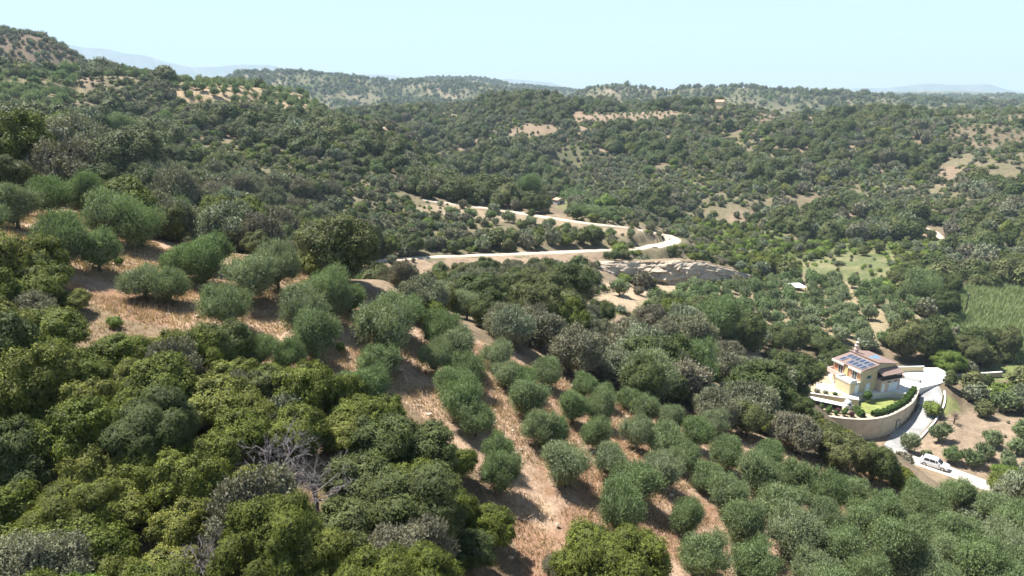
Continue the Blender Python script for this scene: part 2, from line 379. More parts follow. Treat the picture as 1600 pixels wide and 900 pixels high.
# roads: strips draped on the ground, with worn wheel tracks
M_track=simple('dirt_track',(.45,.37,.285),0.95,0.05,0.16,0.6,bump=0.6)
M_pale=simple('white_dirt',(.50,.44,.37),0.95,0.05,0.22,0.5,bump=0.6)
M_conc=simple('drive_concrete',(.28,.27,.255),0.9,0.1,0.28,0.35,bump=0.3)
def road_strip(name,P,wd,mat,lift=0.04,edge=0.5,n=7,seed=0):
    t=np.gradient(P[:,:2],axis=0); nn=np.c_[-t[:,1],t[:,0]]; nn/=np.linalg.norm(nn,axis=1)[:,None]+1e-9
    V=[]; k=len(P); s=np.arange(k)
    jl=(vnoise(s/2.2,s*0+seed,4)-0.5)*edge*2; jr=(vnoise(s/2.2,s*0+seed,8)-0.5)*edge*2
    for j in range(n):
        f=j/(n-1)*2-1; w2=wd/2*f+(jl if f>0 else jr)*abs(f)
        p=P[:,:2]+nn*np.asarray(w2)[:,None] if np.ndim(w2) else P[:,:2]+nn*w2
        z=ground_z(p[:,0],p[:,1])+lift*(1 if abs(f)<0.99 else -1.2)-0.03*np.cos(f*2*math.pi)*(1 if abs(f)<.9 else 0)
        V.append(np.c_[p,z])
    V=np.concatenate(V); Fq=[(j*k+i,j*k+i+1,(j+1)*k+i+1,(j+1)*k+i) for j in range(n-1) for i in range(k-1)]
    o=link(name,mesh_np(name,V,np.array(Fq)[:,::-1],[mat],smooth_=True)); tag(o,kind='structure'); return o
road_strip('dirt_road',LOWER_ROAD,3.3,M_track,0.2,seed=1); road_strip('dirt_road',UPPER_ROAD,3.2,M_track,0.2,seed=2)
road_strip('road_hairpin',HAIRPIN,6.5,M_track,0.24,seed=9)
road_strip('hill_track',HILL_TRACK,4.5,M_track,0.2,seed=3); road_strip('valley_track',FAR_TRACK,3.0,M_track,0.2,seed=4)
road_strip('white_dirt_road',DIRT,4.4,M_pale,0.08,seed=5)
road_strip('villa_drive',DRIVE,4.3,M_conc,0.07,0.0,seed=6)
# foot and rim of the rock face under the hairpin
cpx=np.linspace(935,1180,90); top_py=np.interp(cpx,[935,1000,1060,1100,1140,1180],[404,404,402,406,416,428]); bot_py=np.interp(cpx,[935,980,1040,1100,1150,1180],[420,438,444,442,442,438])
TB=hit(cpx,bot_py,0,ground_z,400); TT=hit(cpx,top_py,0,ground_z,400)
# ------------------------------------------------------------------ plants
def leaf_mat(name,cols,rnd=0.5,transl=0.22,rough=0.6,spec=0.12):
    """cols: three leaf colours; the tree picks a tone, each spray of leaves its own shade of it"""
    m,nt,b=newmat(name,rough,spec)
    oi=node(nt,'ShaderNodeObjectInfo'); at=node(nt,'ShaderNodeAttribute',attribute_name='v')
    r=ramp(nt,oi.outputs['Random'],[(0.0,cols[0]),(0.5,cols[1]),(1.0,cols[2])])
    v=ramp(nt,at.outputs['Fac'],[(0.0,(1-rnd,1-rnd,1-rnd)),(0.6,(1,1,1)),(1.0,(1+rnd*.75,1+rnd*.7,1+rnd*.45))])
    c=mixc(nt,1.0,r.outputs[0],v.outputs[0],'MULTIPLY')
    nt.links.new(c,b.inputs['Base Color'])
    if transl:
        tr=node(nt,'ShaderNodeBsdfTranslucent'); mx=node(nt,'ShaderNodeMixShader'); mx.inputs[0].default_value=transl
        c2=mixc(nt,1.0,c,(1.15,1.25,.6),'MULTIPLY'); nt.links.new(c2,tr.inputs['Color'])
        nt.links.new(b.outputs[0],mx.inputs[1]); nt.links.new(tr.outputs[0],mx.inputs[2])
        nt.links.new(mx.outputs[0],nt.nodes['Material Output'].inputs['Surface'])
    return m
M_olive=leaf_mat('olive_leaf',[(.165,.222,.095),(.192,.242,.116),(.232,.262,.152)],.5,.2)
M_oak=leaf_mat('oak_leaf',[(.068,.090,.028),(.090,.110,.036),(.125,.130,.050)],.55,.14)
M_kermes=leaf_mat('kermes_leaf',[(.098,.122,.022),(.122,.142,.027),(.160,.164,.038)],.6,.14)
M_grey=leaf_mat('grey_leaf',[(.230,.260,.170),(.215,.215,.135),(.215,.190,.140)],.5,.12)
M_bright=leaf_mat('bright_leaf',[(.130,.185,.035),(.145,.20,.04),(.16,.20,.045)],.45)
M_reed=leaf_mat('reed_leaf',[(.22,.28,.11),(.24,.29,.13),(.26,.30,.14)],.35)
M_bark=simple('bark',(.13,.10,.075),0.95,0.05,0.3,4,bump=0.8)
M_dead=simple('dead_wood',(.22,.19,.18),0.95,0.05,0.25,5,bump=0.5)

def ico(sub):
    import bmesh
    bm=bmesh.new(); bmesh.ops.create_icosphere(bm,subdivisions=sub,radius=1.0)
    V=np.array([v.co[:] for v in bm.verts]); Fi=np.array([[v.index for v in f.verts] for f in bm.faces]); bm.free(); return V,Fi
ICO={s:ico(s) for s in (1,2,3)}
def unit(a): return a/(np.linalg.norm(a,axis=-1,keepdims=True)+1e-9)
KIND={ # lobes, lobe radius, spread(xy,z), centre z, flatten, leaf aspect, jitter of leaf direction
'olive':dict(nl=19,lr=(.19,.34),sp=(.84,.62),cz=.88,fl=1.05,asp=.36,shoot=True,core=.50),
'oak':dict(nl=42,lr=(.15,.30),sp=(.82,.66),cz=.82,fl=.80,asp=.62,shoot=False,core=.60),
'kermes':dict(nl=48,lr=(.13,.27),sp=(.85,.60),cz=.70,fl=.78,asp=.62,shoot=False,core=.60),
'grey':dict(nl=34,lr=(.14,.29),sp=(.80,.60),cz=.72,fl=1.0,asp=.62,shoot=True,core=.56),
'bright':dict(nl=34,lr=(.14,.28),sp=(.80,.55),cz=.70,fl=.8,asp=.62,shoot=False,core=.58),
}
LOD={'huge':(62000,.0125,3),'near':(23000,.025,2),'mid':(2400,.09,2),'far':(420,.20,1)}
def crown_mesh(kind,lod,seed,mat,nmul=1.0):
    g=np.random.default_rng(seed); k=KIND[kind]; N,a,sub=LOD[lod]; N=int(N*nmul)
    if kind=='olive' and lod in('near','huge'): a*=1.3
    lo=lod in('mid','far'); nl=int(k['nl']*(.55 if lo else 1)); d=unit(g.normal(size=(nl,3))); d[:,2]=np.abs(d[:,2])*1.0-0.28
    d=unit(d); rad=g.uniform(.55,1.05,(nl,1))**.6
    if lod=='far': rad=rad*.95
    asym=np.array([g.uniform(.85,1.12),g.uniform(.85,1.12),g.uniform(.88,1.15)])
    c=d*rad*np.array([k['sp'][0],k['sp'][0],k['sp'][1]])*asym; c[:,2]+=k['cz']
    lr=g.uniform(*k['lr'],nl)*(1.2-.25*rad[:,0])*(1.3 if lo else 1)
    nc=nl; c=np.r_[c,[[.12,0,k['cz']*1.0],[-.1,.1,k['cz']*.75]]]; lr=np.r_[lr,k['core'],k['core']*.95]; nl+=2
    # tufts on the lobes
    per=8 if lod!='far' else 4
    nt_=N//per*2; w=lr**2; li=g.choice(nl,nt_,p=w/w.sum())
    dd=unit(g.normal(size=(nt_,3))+np.array([0,0,.45])); bump=g.uniform(.82,1.14,nt_)
    tp=c[li]+dd*(lr[li]*bump)[:,None]*np.array([1,1,k['fl']])
    ins=np.zeros(nt_,bool)
    for q in range(nl):
        ins|=(np.linalg.norm(tp-c[q],axis=1)<lr[q]*.80)
    ins|=tp[:,2]<(.12 if kind!='olive' else .22)
    tp=tp[~ins][:N//per]; dd=dd[~ins][:N//per]; n=len(tp)
    lobe_v=g.normal(0,.16,nl); tv=np.clip(g.normal(.5,.17,n)+lobe_v[li[~ins][:N//per]],0,1)
    idx=np.repeat(np.arange(n),per); m=len(idx)
    cd=lambda P_: unit(P_-np.array([0,0,k['cz']*.55]))
    if k['shoot']:
        sd=unit(dd*.8+np.array([0,0,.75])+g.normal(0,.35,(n,3)))[idx]
        t=np.tile(np.linspace(0,1,per),n)[:,None]; L=(3.4 if kind=='olive' else 2.2)*a*2
        if lod=='near': L*=1.4
        if lo: L*=.42
        p=tp[idx]+sd*t*L*g.uniform(.7,1.3,(m,1))+g.normal(0,a*.55,(m,3))
        tan=unit(sd+g.normal(0,.55,(m,3)))
        nn=unit(cd(p)*(.9 if lo else .6)+0.5*dd[idx]+g.normal(0,.4,(m,3)))
    else:
        p=tp[idx]+g.normal(0,a*1.25,(m,3)); nn=unit(dd[idx]*.8+cd(p)*(.9 if lo else .4)+np.array([0,0,.25])+g.normal(0,.33 if lo else .42,(m,3)))
        tan=unit(np.cross(nn,g.normal(size=(m,3))))
    sid=unit(np.cross(nn,tan)); aa=a*g.uniform(.7,1.3,(m,1)); bb=aa*k['asp']*g.uniform(.8,1.25,(m,1))
    if k['shoot']: aa=aa*1.25
    V=np.stack([p-tan*aa,p+sid*bb,p+tan*aa,p-sid*bb],1).reshape(-1,3); Fq=np.arange(4*m).reshape(-1,4)
    vv=np.clip(tv[idx]+g.normal(0,.16,m),0,1)
    tris=np.r_[Fq[:,[0,1,2]],Fq[:,[0,2,3]]]; vals=np.r_[vv,vv]
    IV,IF=ICO[sub]; cv=[];cf=[];off=len(V)
    for q in range(nl):
        j=1+.08*g.normal(size=(len(IV),1))
        if q<nc and lod in('far',): continue
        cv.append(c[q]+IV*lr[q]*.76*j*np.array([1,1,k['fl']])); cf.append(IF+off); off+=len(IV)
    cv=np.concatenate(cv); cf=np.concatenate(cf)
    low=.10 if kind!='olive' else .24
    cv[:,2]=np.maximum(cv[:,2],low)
    V=np.r_[V,cv]; Fa=np.r_[tris,cf]; vals=np.r_[vals,np.full(len(cf),.10)]  # cores get a dark value: shade between leaf clumps painted into the colour
    q=np.quantile(np.hypot(V[:4*m,0],V[:4*m,1]),.97); V[:,:2]/=q; V[:,2]/=q
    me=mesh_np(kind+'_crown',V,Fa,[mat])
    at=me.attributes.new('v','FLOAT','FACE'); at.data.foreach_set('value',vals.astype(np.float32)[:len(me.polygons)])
    return me
def tube(path,rad,ns=6):
    P=np.asarray(path,float); k=len(P); T=np.gradient(P,axis=0); T=unit(T)
    up=np.array([0,0,1.0]); X=np.cross(T,up+np.array([.31,.17,0])); X=unit(X); Y=np.cross(T,X)
    an=np.arange(ns)/ns*2*math.pi
    V=(P[:,None]+(X[:,None]*np.cos(an)[None,:,None]+Y[:,None]*np.sin(an)[None,:,None])*np.asarray(rad)[:,None,None]).reshape(-1,3)
    Fq=[(i*ns+j,i*ns+(j+1)%ns,(i+1)*ns+(j+1)%ns,(i+1)*ns+j) for i in range(k-1) for j in range(ns)]
    return V,np.array(Fq)
def join_tubes(L):
    V=[];Fs=[];o=0
    for v,f in L: V.append(v); Fs.append(f+o); o+=len(v)
    return np.concatenate(V),np.concatenate(Fs)
def trunk_mesh(kind,seed):
    g=np.random.default_rng(seed+900); L=[]
    fork=.34 if kind=='olive' else .22; r0=.075 if kind=='olive' else .06
    lean=g.normal(0,.05,2)
    L.append(tube([(0,0,-.18),(lean[0]*.4,lean[1]*.4,.0),(lean[0],lean[1],fork*.6),(lean[0]*1.3,lean[1]*1.3,fork)],[r0*1.5,r0*1.15,r0*.9,r0*.85],8))
    for q in range(4):
        an=q*math.pi/2+g.uniform(-.5,.5); R_=g.uniform(.35,.6); h=g.uniform(.75,1.1)
        b=np.array([lean[0]*1.3,lean[1]*1.3,fork-.03]); e=np.array([math.cos(an)*R_,math.sin(an)*R_,h]); mid=(b+e)/2+np.array([math.cos(an)*.08,math.sin(an)*.08,-.05])
        L.append(tube([b,mid,e],[r0*.6,r0*.42,r0*.15],6))
        e2=mid+np.array([math.cos(an+1)*.25,math.sin(an+1)*.25,.35]); L.append(tube([mid,(mid+e2)/2+.02,e2],[r0*.35,r0*.25,r0*.1],5))
    V,Fq=join_tubes(L); return mesh_np(kind+'_trunk',V,Fq,[M_bark],smooth_=True)
MATS={'olive':M_olive,'oak':M_oak,'kermes':M_kermes,'grey':M_grey,'bright':M_bright}
NV={'huge':2,'near':3,'mid':4,'far':3}
CROWN={};TRUNK={}
for ki,kind in enumerate(MATS):
    for lod in LOD:
        nv=NV[lod] if kind!='bright' else 2
        if lod=='huge' and kind not in('kermes','oak'): nv=1
        CROWN[kind,lod]=[crown_mesh(kind,lod,100*ki+10*j+len(lod),MATS[kind],1.15 if kind=='olive' and lod!='huge' else 1.0) for j in range(nv)]
    TRUNK[kind]=[trunk_mesh(kind,ki*20+j) for j in range(3)]

# ---- where plants stand
plants=[]   # dict(kind,x,y,z,d,h,area)
def add_plant(kind,x,y,z,d,h=None,area='',hand=False):
    plants.append(dict(kind=kind,x=float(x),y=float(y),z=float(z),d=float(d),h=float(h if h else d/2),area=area,hand=hand))
# olives of the slope grove and of the right-hand field: crown centre and width in the photograph
OL=[(20,322,66),(75,306,62),(98,382,78),(150,388,76),(175,348,78),(215,358,76),(223,428,64),(262,436,62),(283,402,66),(316,410,70),(330,385,66),(350,470,86),(388,438,86),(432,420,80),(348,512,56),(400,530,58),
(472,492,88),(508,466,78),(487,527,90),(448,536,66),(522,446,64),(545,452,56),(598,525,100),(622,490,84),(592,556,78),(575,594,84),(545,585,60),(692,516,74),(714,536,78),(680,548,60),(730,570,68),(706,592,70),
(780,550,58),(790,572,58),(817,584,64),(854,572,58),(722,620,78),(742,640,70),(824,616,72),(846,660,72),(870,664,58),(894,626,62),(780,688,60),(782,728,80),(884,718,84),(935,667,60),(952,708,60),(945,634,58),
(996,667,56),(996,745,78),(972,795,82),(1040,678,68),(1036,725,74),(1075,795,62),(1090,668,62),(1141,702,60),(1107,730,60),(1070,704,54),(1138,766,68),(1185,737,72),(1161,814,74),(1222,782,80),(1249,737,60),
(1111,858,80),(1185,872,80),(1249,830,88),(1293,764,68),(1285,810,62),(1320,853,74),(1276,885,74),(1332,757,55),(1354,809,64),(1384,790,60),(1394,857,80),(1354,893,72),(1428,808,46),(1428,771,54),(1458,790,56),(1464,818,50),(1497,774,58),
(1499,824,64),(1495,855,64),(1445,877,70),(1534,880,74),(1560,834,60),(1550,794,58),(1588,810,56),(1578,866,64),(1482,896,64),(1598,890,66),(1202,703,50),(1010,632,52),(1050,648,50),(1120,655,50),(985,610,48),(912,592,48),(940,603,46),(1620,850,60),(1660,880,64),(1640,825,56),
(-30,335,64),(-60,310,60),(-95,350,66),(1580,905,70),(1310,920,76),(1220,930,78),(1130,925,78),(1420,930,74)]
FR=[(1470,672,34),(1489,705,27),(1423,690,30),(1521,714,29),(1537,700,27),(1552,683,31),(1578,716,30),(1592,693,30),(1598,670,30),(1450,702,18),(1630,700,30),(1640,672,30)]
for L,ar in ((OL,'grove'),(FR,'field')):
    a_=np.array(L,float); hc=2.0
    P=hit(a_[:,0],a_[:,1],hc,ground_z,400)
    for (px,py,wd),p in zip(L,P):
        dist=np.linalg.norm(p); d=np.clip(wd*dist/F*(.87 if ar=='grove' else .84),1.6,6.4); gz=ground_z(np.array([p[0]]),np.array([p[1]]))[0]
        add_plant('olive',p[0],p[1],gz,d,d*.53*random.uniform(.85,1.2),ar,True)
def hand(kind,px,py,wd,hc,area,hs=.5,dm=1.0):
    p=hit([px],[py],hc,ground_z,900)[0]; gz=ground_z(np.array([p[0]]),np.array([p[1]]))[0]; d=wd*np.linalg.norm(p)/F*dm
    add_plant(kind,p[0],p[1],gz,d,d*hs,area,True)
# big trees of the near scrub, the crest row and the villa's surroundings
for kind,px,py,wd,hc,ar,hs in [
 ('oak',650,790,176,2.8,'scrubL',.47),('grey',630,850,150,2.4,'scrubL',.46),('oak',735,850,90,1.6,'scrubL',.42),('kermes',960,890,200,2.4,'grovefoot',.46),('grey',390,740,120,3.6,'scrubL',.62),('grey',365,790,90,3.0,'scrubL',.6),('oak',600,665,120,2.6,'scrubL',.45),('oak',660,690,110,2.4,'scrubL',.45),
 ('oak',560,740,110,2.5,'scrubL',.5),('oak',530,800,120,2.6,'scrubL',.5),('grey',365,590,62,1.8,'scrubL',.5),('bright',290,645,40,1.5,'scrubL',.6),('grey',925,845,50,.8,'grovefoot',.5),('grey',870,885,48,.8,'grovefoot',.5),('bright',178,497,22,.7,'grovefoot',.5),('kermes',12,412,46,1.0,'grovefoot',.5),('grey',50,475,60,1.6,'scrubL',.5),('grey',40,500,60,1.6,'scrubL',.5),
 ('kermes',20,240,110,4.2,'crest',.62),('kermes',75,250,90,3.6,'crest',.6),('grey',135,272,96,3.6,'crest',.62),('oak',200,290,90,3.4,'crest',.6),('grey',245,300,60,3.0,'crest',.62),('oak',225,312,60,2.8,'crest',.6),('grey',280,322,80,3.2,'crest',.6),('kermes',345,350,76,2.8,'crest',.55),('kermes',390,352,76,2.8,'crest',.55),('grey',440,372,74,2.6,'crest',.55),('kermes',490,385,70,2.4,'crest',.55),('grey',530,405,60,2.2,'crest',.55),('grey',640,455,60,2.2,'crest',.55),('kermes',672,478,54,2.0,'crest',.5),
 ('oak',1338,572,1,0,'skip',.5),
 ('oak',1415,545,66,2.6,'villa',.56),('oak',1455,548,60,2.6,'villa',.56),('oak',1520,545,50,2.4,'villa',.55),('bright',1479,572,42,1.4,'villa',.45),('bright',1459,640,24,1.0,'villa',.5),('bright',1270,582,40,.8,'villa',.4),('oak',1240,598,70,2.0,'villa',.5),('bright',1195,580,36,1.6,'villa',.55),
 ('oak',1516,606,32,1.0,'villa',.5),('grey',1528,622,34,1.0,'villa',.5),('bright',1548,622,30,.8,'villa',.45),('bright',1565,616,30,.8,'villa',.45),('oak',1585,628,32,1.0,'villa',.5),('oak',1600,602,36,1.2,'villa',.5),('oak',1535,645,24,.9,'villa',.55),
 ('oak',1320,700,66,2.6,'hedgerow',.5),('oak',1365,712,70,2.6,'hedgerow',.52),('oak',1285,680,60,2.4,'hedgerow',.5),('kermes',1408,736,44,1.8,'hedgerow',.45),('grey',1240,665,70,2.6,'hedgerow',.5),('kermes',1215,650,50,2.2,'hedgerow',.5),('oak',1170,640,70,2.8,'hedgerow',.5),('grey',1120,628,70,2.8,'hedgerow',.55),('kermes',1590,765,60,2.0,'hedgerow',.45),('bright',1575,748,40,1.2,'hedgerow',.45),('grey',1522,800,36,1.2,'hedgerow',.5),('grey',900,540,90,3.0,'midslope',.55),('grey',960,560,70,2.6,'midslope',.5),('grey',800,500,80,2.8,'midslope',.5),
 ('bright',968,392,28,1.4,'roadside',.5),('bright',945,322,30,1.2,'roadside',.5),
 ('olive',735,337,22,1.2,'roadside',.45),('olive',795,342,24,1.2,'roadside',.45),('olive',767,338,19,1.1,'roadside',.45),('olive',828,348,21,1.2,'roadside',.45),('olive',858,352,22,1.2,'roadside',.45),('olive',886,356,20,1.2,'roadside',.45),('olive',925,362,22,1.2,'roadside',.45),('olive',955,364,18,1.1,'roadside',.45),('olive',705,332,20,1.2,'roadside',.45),('olive',985,366,18,1.1,'roadside',.45),
 ('olive',968,450,30,1.8,'oliveM',.52),('oak',612,427,24,1.0,'roadside',.42),('oak',645,429,24,1.0,'roadside',.42),('oak',688,424,30,1.1,'roadside',.42),('oak',728,421,22,1.0,'roadside',.42),('oak',793,412,14,.8,'roadside',.5)]:
    if ar!='skip': hand(kind,px,py,wd,hc,ar,hs)
g=np.random.default_rng(5)
for px in np.arange(-120,720,27.0):
    py=np.interp(px,[-120,0,200,400,600,690],[270,284,343,398,440,498])+g.uniform(-3,2); pxx=px+g.uniform(-8,8)
    p=hit([pxx],[py],0,ground_z,140)[0]; f=1+g.uniform(.05,.16); x,y=p[0]*f,p[1]*f; gz=ground_z(np.array([x]),np.array([y]))[0]
    d=g.uniform(4.6,6.6)*np.interp(px,[0,400,540,570,700],[1.08,.95,.85,.5,.5]); kd=['oak','kermes','grey','oak','grey','kermes'][g.integers(6)]
    add_plant(kd,x,y,gz,d,d*g.uniform(.56,.72),'crest',True)
for px in np.arange(556,935,17.0):
    for pyo,w0,w1 in ((378,20,32),(366,14,22)):
        if pyo==360 and px>840: continue
        pxx=px+g.uniform(-7,7); py=pyo+g.uniform(-4,4)-max(0,(px-700))*.006; hand(['oak','grey','oak','kermes','grey'][g.integers(5)],pxx,py,g.uniform(w0,w1),1.3,'roadside',g.uniform(.42,.55))
for px,py,w0 in [(720,432,40),(760,428,46),(800,432,44),(835,430,40),(870,424,36),(905,420,34),(690,445,40),(1190,420,40)]:
    hand(['oak','grey','oak','kermes'][g.integers(4)],px,py,w0,1.3,'bank',.5)
for i in list(range(4,88,5)):
    if 985<cpx[i]<1078: continue
    b_=TB[i]; rb=math.hypot(b_[0],b_[1]); q=1+g.uniform(4.5,9)/rb; dr_=ray(cpx[i],top_py[i]); zt=dr_[2]/math.hypot(dr_[0],dr_[1])*(rb+2.6)-.8; dd_=g.uniform(2.2,4.4)
    add_plant(['oak','grey','kermes','oak'][g.integers(4)],b_[0]*q,b_[1]*q,zt-.3,dd_,dd_*.42,'bank',True)
for px,py,wd,kd in [(1252,640,40,'oak'),(1245,668,44,'kermes'),(1268,672,38,'oak'),(1290,680,34,'grey'),(1318,690,34,'oak'),(1340,694,30,'bright'),(1225,625,44,'oak'),(1250,615,30,'oak'),(1200,610,50,'grey'),(1255,590,26,'bright'),(1275,578,30,'grey'),(1272,652,22,'oak'),(1284,660,22,'kermes'),(1297,668,22,'grey'),(1310,676,22,'oak'),(1324,683,24,'kermes'),(1338,688,22,'grey'),(1262,644,20,'oak')]:
    hand(kd,px,py,wd,.7 if wd<25 else 1.3,'villa' if py<650 else 'hedgerow',.5)
hx=np.array([p['x'] for p in plants]); hy=np.array([p['y'] for p in plants]); hr=np.array([p['d']/2 for p in plants])

# recipe of each zone: spacing, mean cover, mix of kinds, crown width range
MIX={None:(4.0,.97,dict(oak=.46,grey=.36,kermes=.07,olive=.095,bright=.015),(3.2,8.2)),
'scrubL':(2.3,1.0,dict(kermes=.80,oak=.12,grey=.07,bright=.01),(2.8,4.8)),
'grove':(3.0,.03,dict(grey=.6,bright=.4),(.6,1.1)),
'oliveM':(4.9,.92,dict(olive=1),(4.0,5.6)),'bareM':(5,.16,dict(grey=.6,oak=.4),(1.2,2.6)),
'roadside':(4,.22,dict(grey=.7,oak=.3),(1.2,2.6)),'bank':(4,.40,dict(oak=.4,grey=.6),(1.2,3.4)),
'oliveHut':(3.4,.95,dict(olive=1),(3.4,4.2)),'oliveL':(6.2,.9,dict(olive=1),(4.0,5.6)),'oliveU':(5.2,.95,dict(olive=.85,oak=.15),(4,6)),'oliveTop':(5.5,.95,dict(olive=.7,oak=.3),(4,5.6)),
'orchard':(7.0,.85,dict(olive=.7,oak=.3),(2.2,3.2)),'bare':(4.5,.42,dict(grey=.6,oak=.4),(1.5,3)),'sparse':(4.6,.72,dict(oak=.4,olive=.4,grey=.2),(2.2,4)),'shrubby':(2.9,.97,dict(grey=.62,oak=.28,bright=.1),(2.2,4.4)),
'meadow':(3.4,.42,dict(bright=.4,oak=.4,grey=.2),(1,2.4)),'green':(3.4,.8,dict(bright=.30,oak=.40,kermes=.2,grey=.1),(2,4.2)),'reed':(4,.22,dict(bright=.7,oak=.3),(.8,2.2)),'lawnR':(5,.0,dict(oak=1),(1,2)),'dirtR':(3,.30,dict(grey=.8,oak=.2),(.6,1.7)),'verge':(4,.2,dict(bright=1),(1,1.8)),'brown':(4.6,.72,dict(grey=.6,oak=.4),(2.8,5.5))}
def scatter(r0,r1,step,seed,zmul=1.0):
    g=np.random.default_rng(seed); amax=R(44)
    X,Y=np.meshgrid(np.arange(-r1*.72,r1*.72,step),np.arange(0,r1,step)); th=R(24)
    X=X.ravel(); Y=Y.ravel(); 
    X=X+g.uniform(-.42,.42,X.shape)*step; Y=Y+g.uniform(-.42,.42,Y.shape)*step
    r=np.hypot(X,Y); a=np.arctan2(X,Y); m=(r>=r0)&(r<r1)&(np.abs(a)<amax); X=X[m];Y=Y[m]
    if len(X)==0: return
    Z=ground_z(X,Y); m=visible(X,Y,Z,5.0*zmul); X=X[m];Y=Y[m];Z=Z[m]
    return X,Y,Z
def grow(r0,r1,step,seed,only=None,skip=(),sizemul=1.0):
    g=np.random.default_rng(seed); X,Y,Z=scatter(r0,r1,step,seed)
    zi=zone_of(X,Y,Z,1.0 if r0<100 else .8); cl=fbm(X/22,Y/22,77,3); low=fbm(X/48+9,Y/48,123,3); gap=fbm(X/26+50,Y/26,41,4)
    ok=np.ones(len(X),bool)
    for P,wd in ROADS: d,_=polydist(X,Y,P); ok&=d>wd/2+1.4
    ok&=~inpoly(X,Y,[(x+(x-72)*.03,y+(y-124)*.05) for x,y in TERRACE])
    ok&=~((X-72)**2+(Y-106)**2<30); ok&=~((X>64)&(X<86)&(Y>100)&(Y<120)&(X+Y>176))
    for i in range(len(X)):
        nm=ZN[zi[i]] if zi[i]>=0 else None
        if only and nm not in only: continue
        if nm in skip or not ok[i]: continue
        sp,cov,mix,(lo,hi)=MIX[nm]
        if g.random()>min(1,(step/sp)**2)*cov: continue
        rr=math.hypot(X[i],Y[i])
        if nm is None and rr>110 and gap[i]>.69 and g.random()<.85: continue
        ks=list(mix); wts=np.array([mix[k] for k in ks])
        if nm is None:
            b=(cl[i]-.5)*5; wts=wts*np.array([math.exp(b*.9) if k=='oak' else math.exp(-b) if k=='grey' else 1 for k in ks])
        kind=ks[g.choice(len(ks),p=wts/wts.sum())]; d=(lo+(hi-lo)*g.random()**1.5)*sizemul
        if kind=='bright' and nm is None: d*=.6
        if nm is None and rr>125 and low[i]>.555:
            d*=.52 if low[i]>.59 else .7
            if kind=='oak' and g.random()<.6: kind=['grey','kermes','bright'][g.integers(3)]
        elif nm is None and rr>125 and low[i]<.42: d*=1.18; kind='oak' if g.random()<.45 else kind
        if nm is None and rr<110: d*=.95
        if len(hx) and np.any((hx-X[i])**2+(hy-Y[i])**2<(hr*.62+d*.22)**2): continue
        area=nm or ('midslope' if rr<165 and X[i]>-12 else 'hollow' if rr<165 else 'spur' if (math.atan2(X[i],Y[i])<.12 and rr<420) else 'valleyside')
        if nm is None and rr>125 and low[i]>.555 and rr<950:
            for q_ in range(3 if rr<430 else 4):
                d2=g.uniform(1.1,2.6)*(1 if rr<430 else 1.5); o_=g.normal(0,step*.42,2); add_plant(['grey','oak','kermes','grey','bright'][g.integers(5)],X[i]+o_[0],Y[i]+o_[1],Z[i]-.1,d2,d2*.45,'spur' if (math.atan2(X[i],Y[i])<.12 and rr<420) else 'valleyside')
        add_plant(kind,X[i],Y[i],Z[i],d,d*.5*(g.uniform(.75,1.35) if nm=='scrubL' else g.uniform(.85,1.2)),area)
grow(14,100,2.3,11,only=('scrubL',))
grow(14,100,3.0,15,only=('grove',))
GRID={'oliveM':(5.6,5.6,28,(4.0,5.0)),'oliveHut':(3.6,3.8,40,(3.0,3.8)),'oliveL':(7.2,6.2,62,(3.8,5.2)),'oliveU':(6.2,5.6,20,(4.0,5.6)),'orchard':(7.5,6.6,15,(2.4,3.4))}
def rows(nm):
    g=np.random.default_rng(len(nm)*7+ord(nm[-1])); sx,sy,an,(lo,hi)=GRID[nm]; k=ZN.index(nm); c,s=math.cos(R(an)),math.sin(R(an)); Rm=820
    U,W=np.meshgrid(np.arange(-Rm,Rm,sx),np.arange(-Rm,Rm,sy)); U=U.ravel()+g.normal(0,.09*sx,U.size); W=W.ravel()+g.normal(0,.09*sy,W.size)
    X=U*c-W*s; Y=U*s+W*c; r=np.hypot(X,Y); m=(Y>0)&(np.abs(np.arctan2(X,Y))<R(44))&(r>ZONES[k][1])&(r<ZONES[k][2]); X,Y=X[m],Y[m]; Z=ground_z(X,Y); zi=np.array([-1]*len(X))
    zi=zone_of(X,Y,Z,.8)
    ok=zi==k
    for P,wd in ROADS: d,_=polydist(X,Y,P); ok&=d>wd/2+1.6
    ok&=~inpoly(X,Y,[(x+(x-72)*.03,y+(y-124)*.05) for x,y in TERRACE])
    for x,y,z in zip(X[ok],Y[ok],Z[ok]):
        if g.random()<.06: continue
        d=g.uniform(lo,hi); add_plant('olive',x,y,z,d,d*.5*g.uniform(.9,1.12),nm)
for nm in GRID: rows(nm)
grow(60,430,3.4,12,skip=('scrubL','grove')+tuple(GRID))
grow(430,950,5.2,13,skip=tuple(GRID),sizemul=1.12)
grow(950,3200,12.5,14,sizemul=1.55)
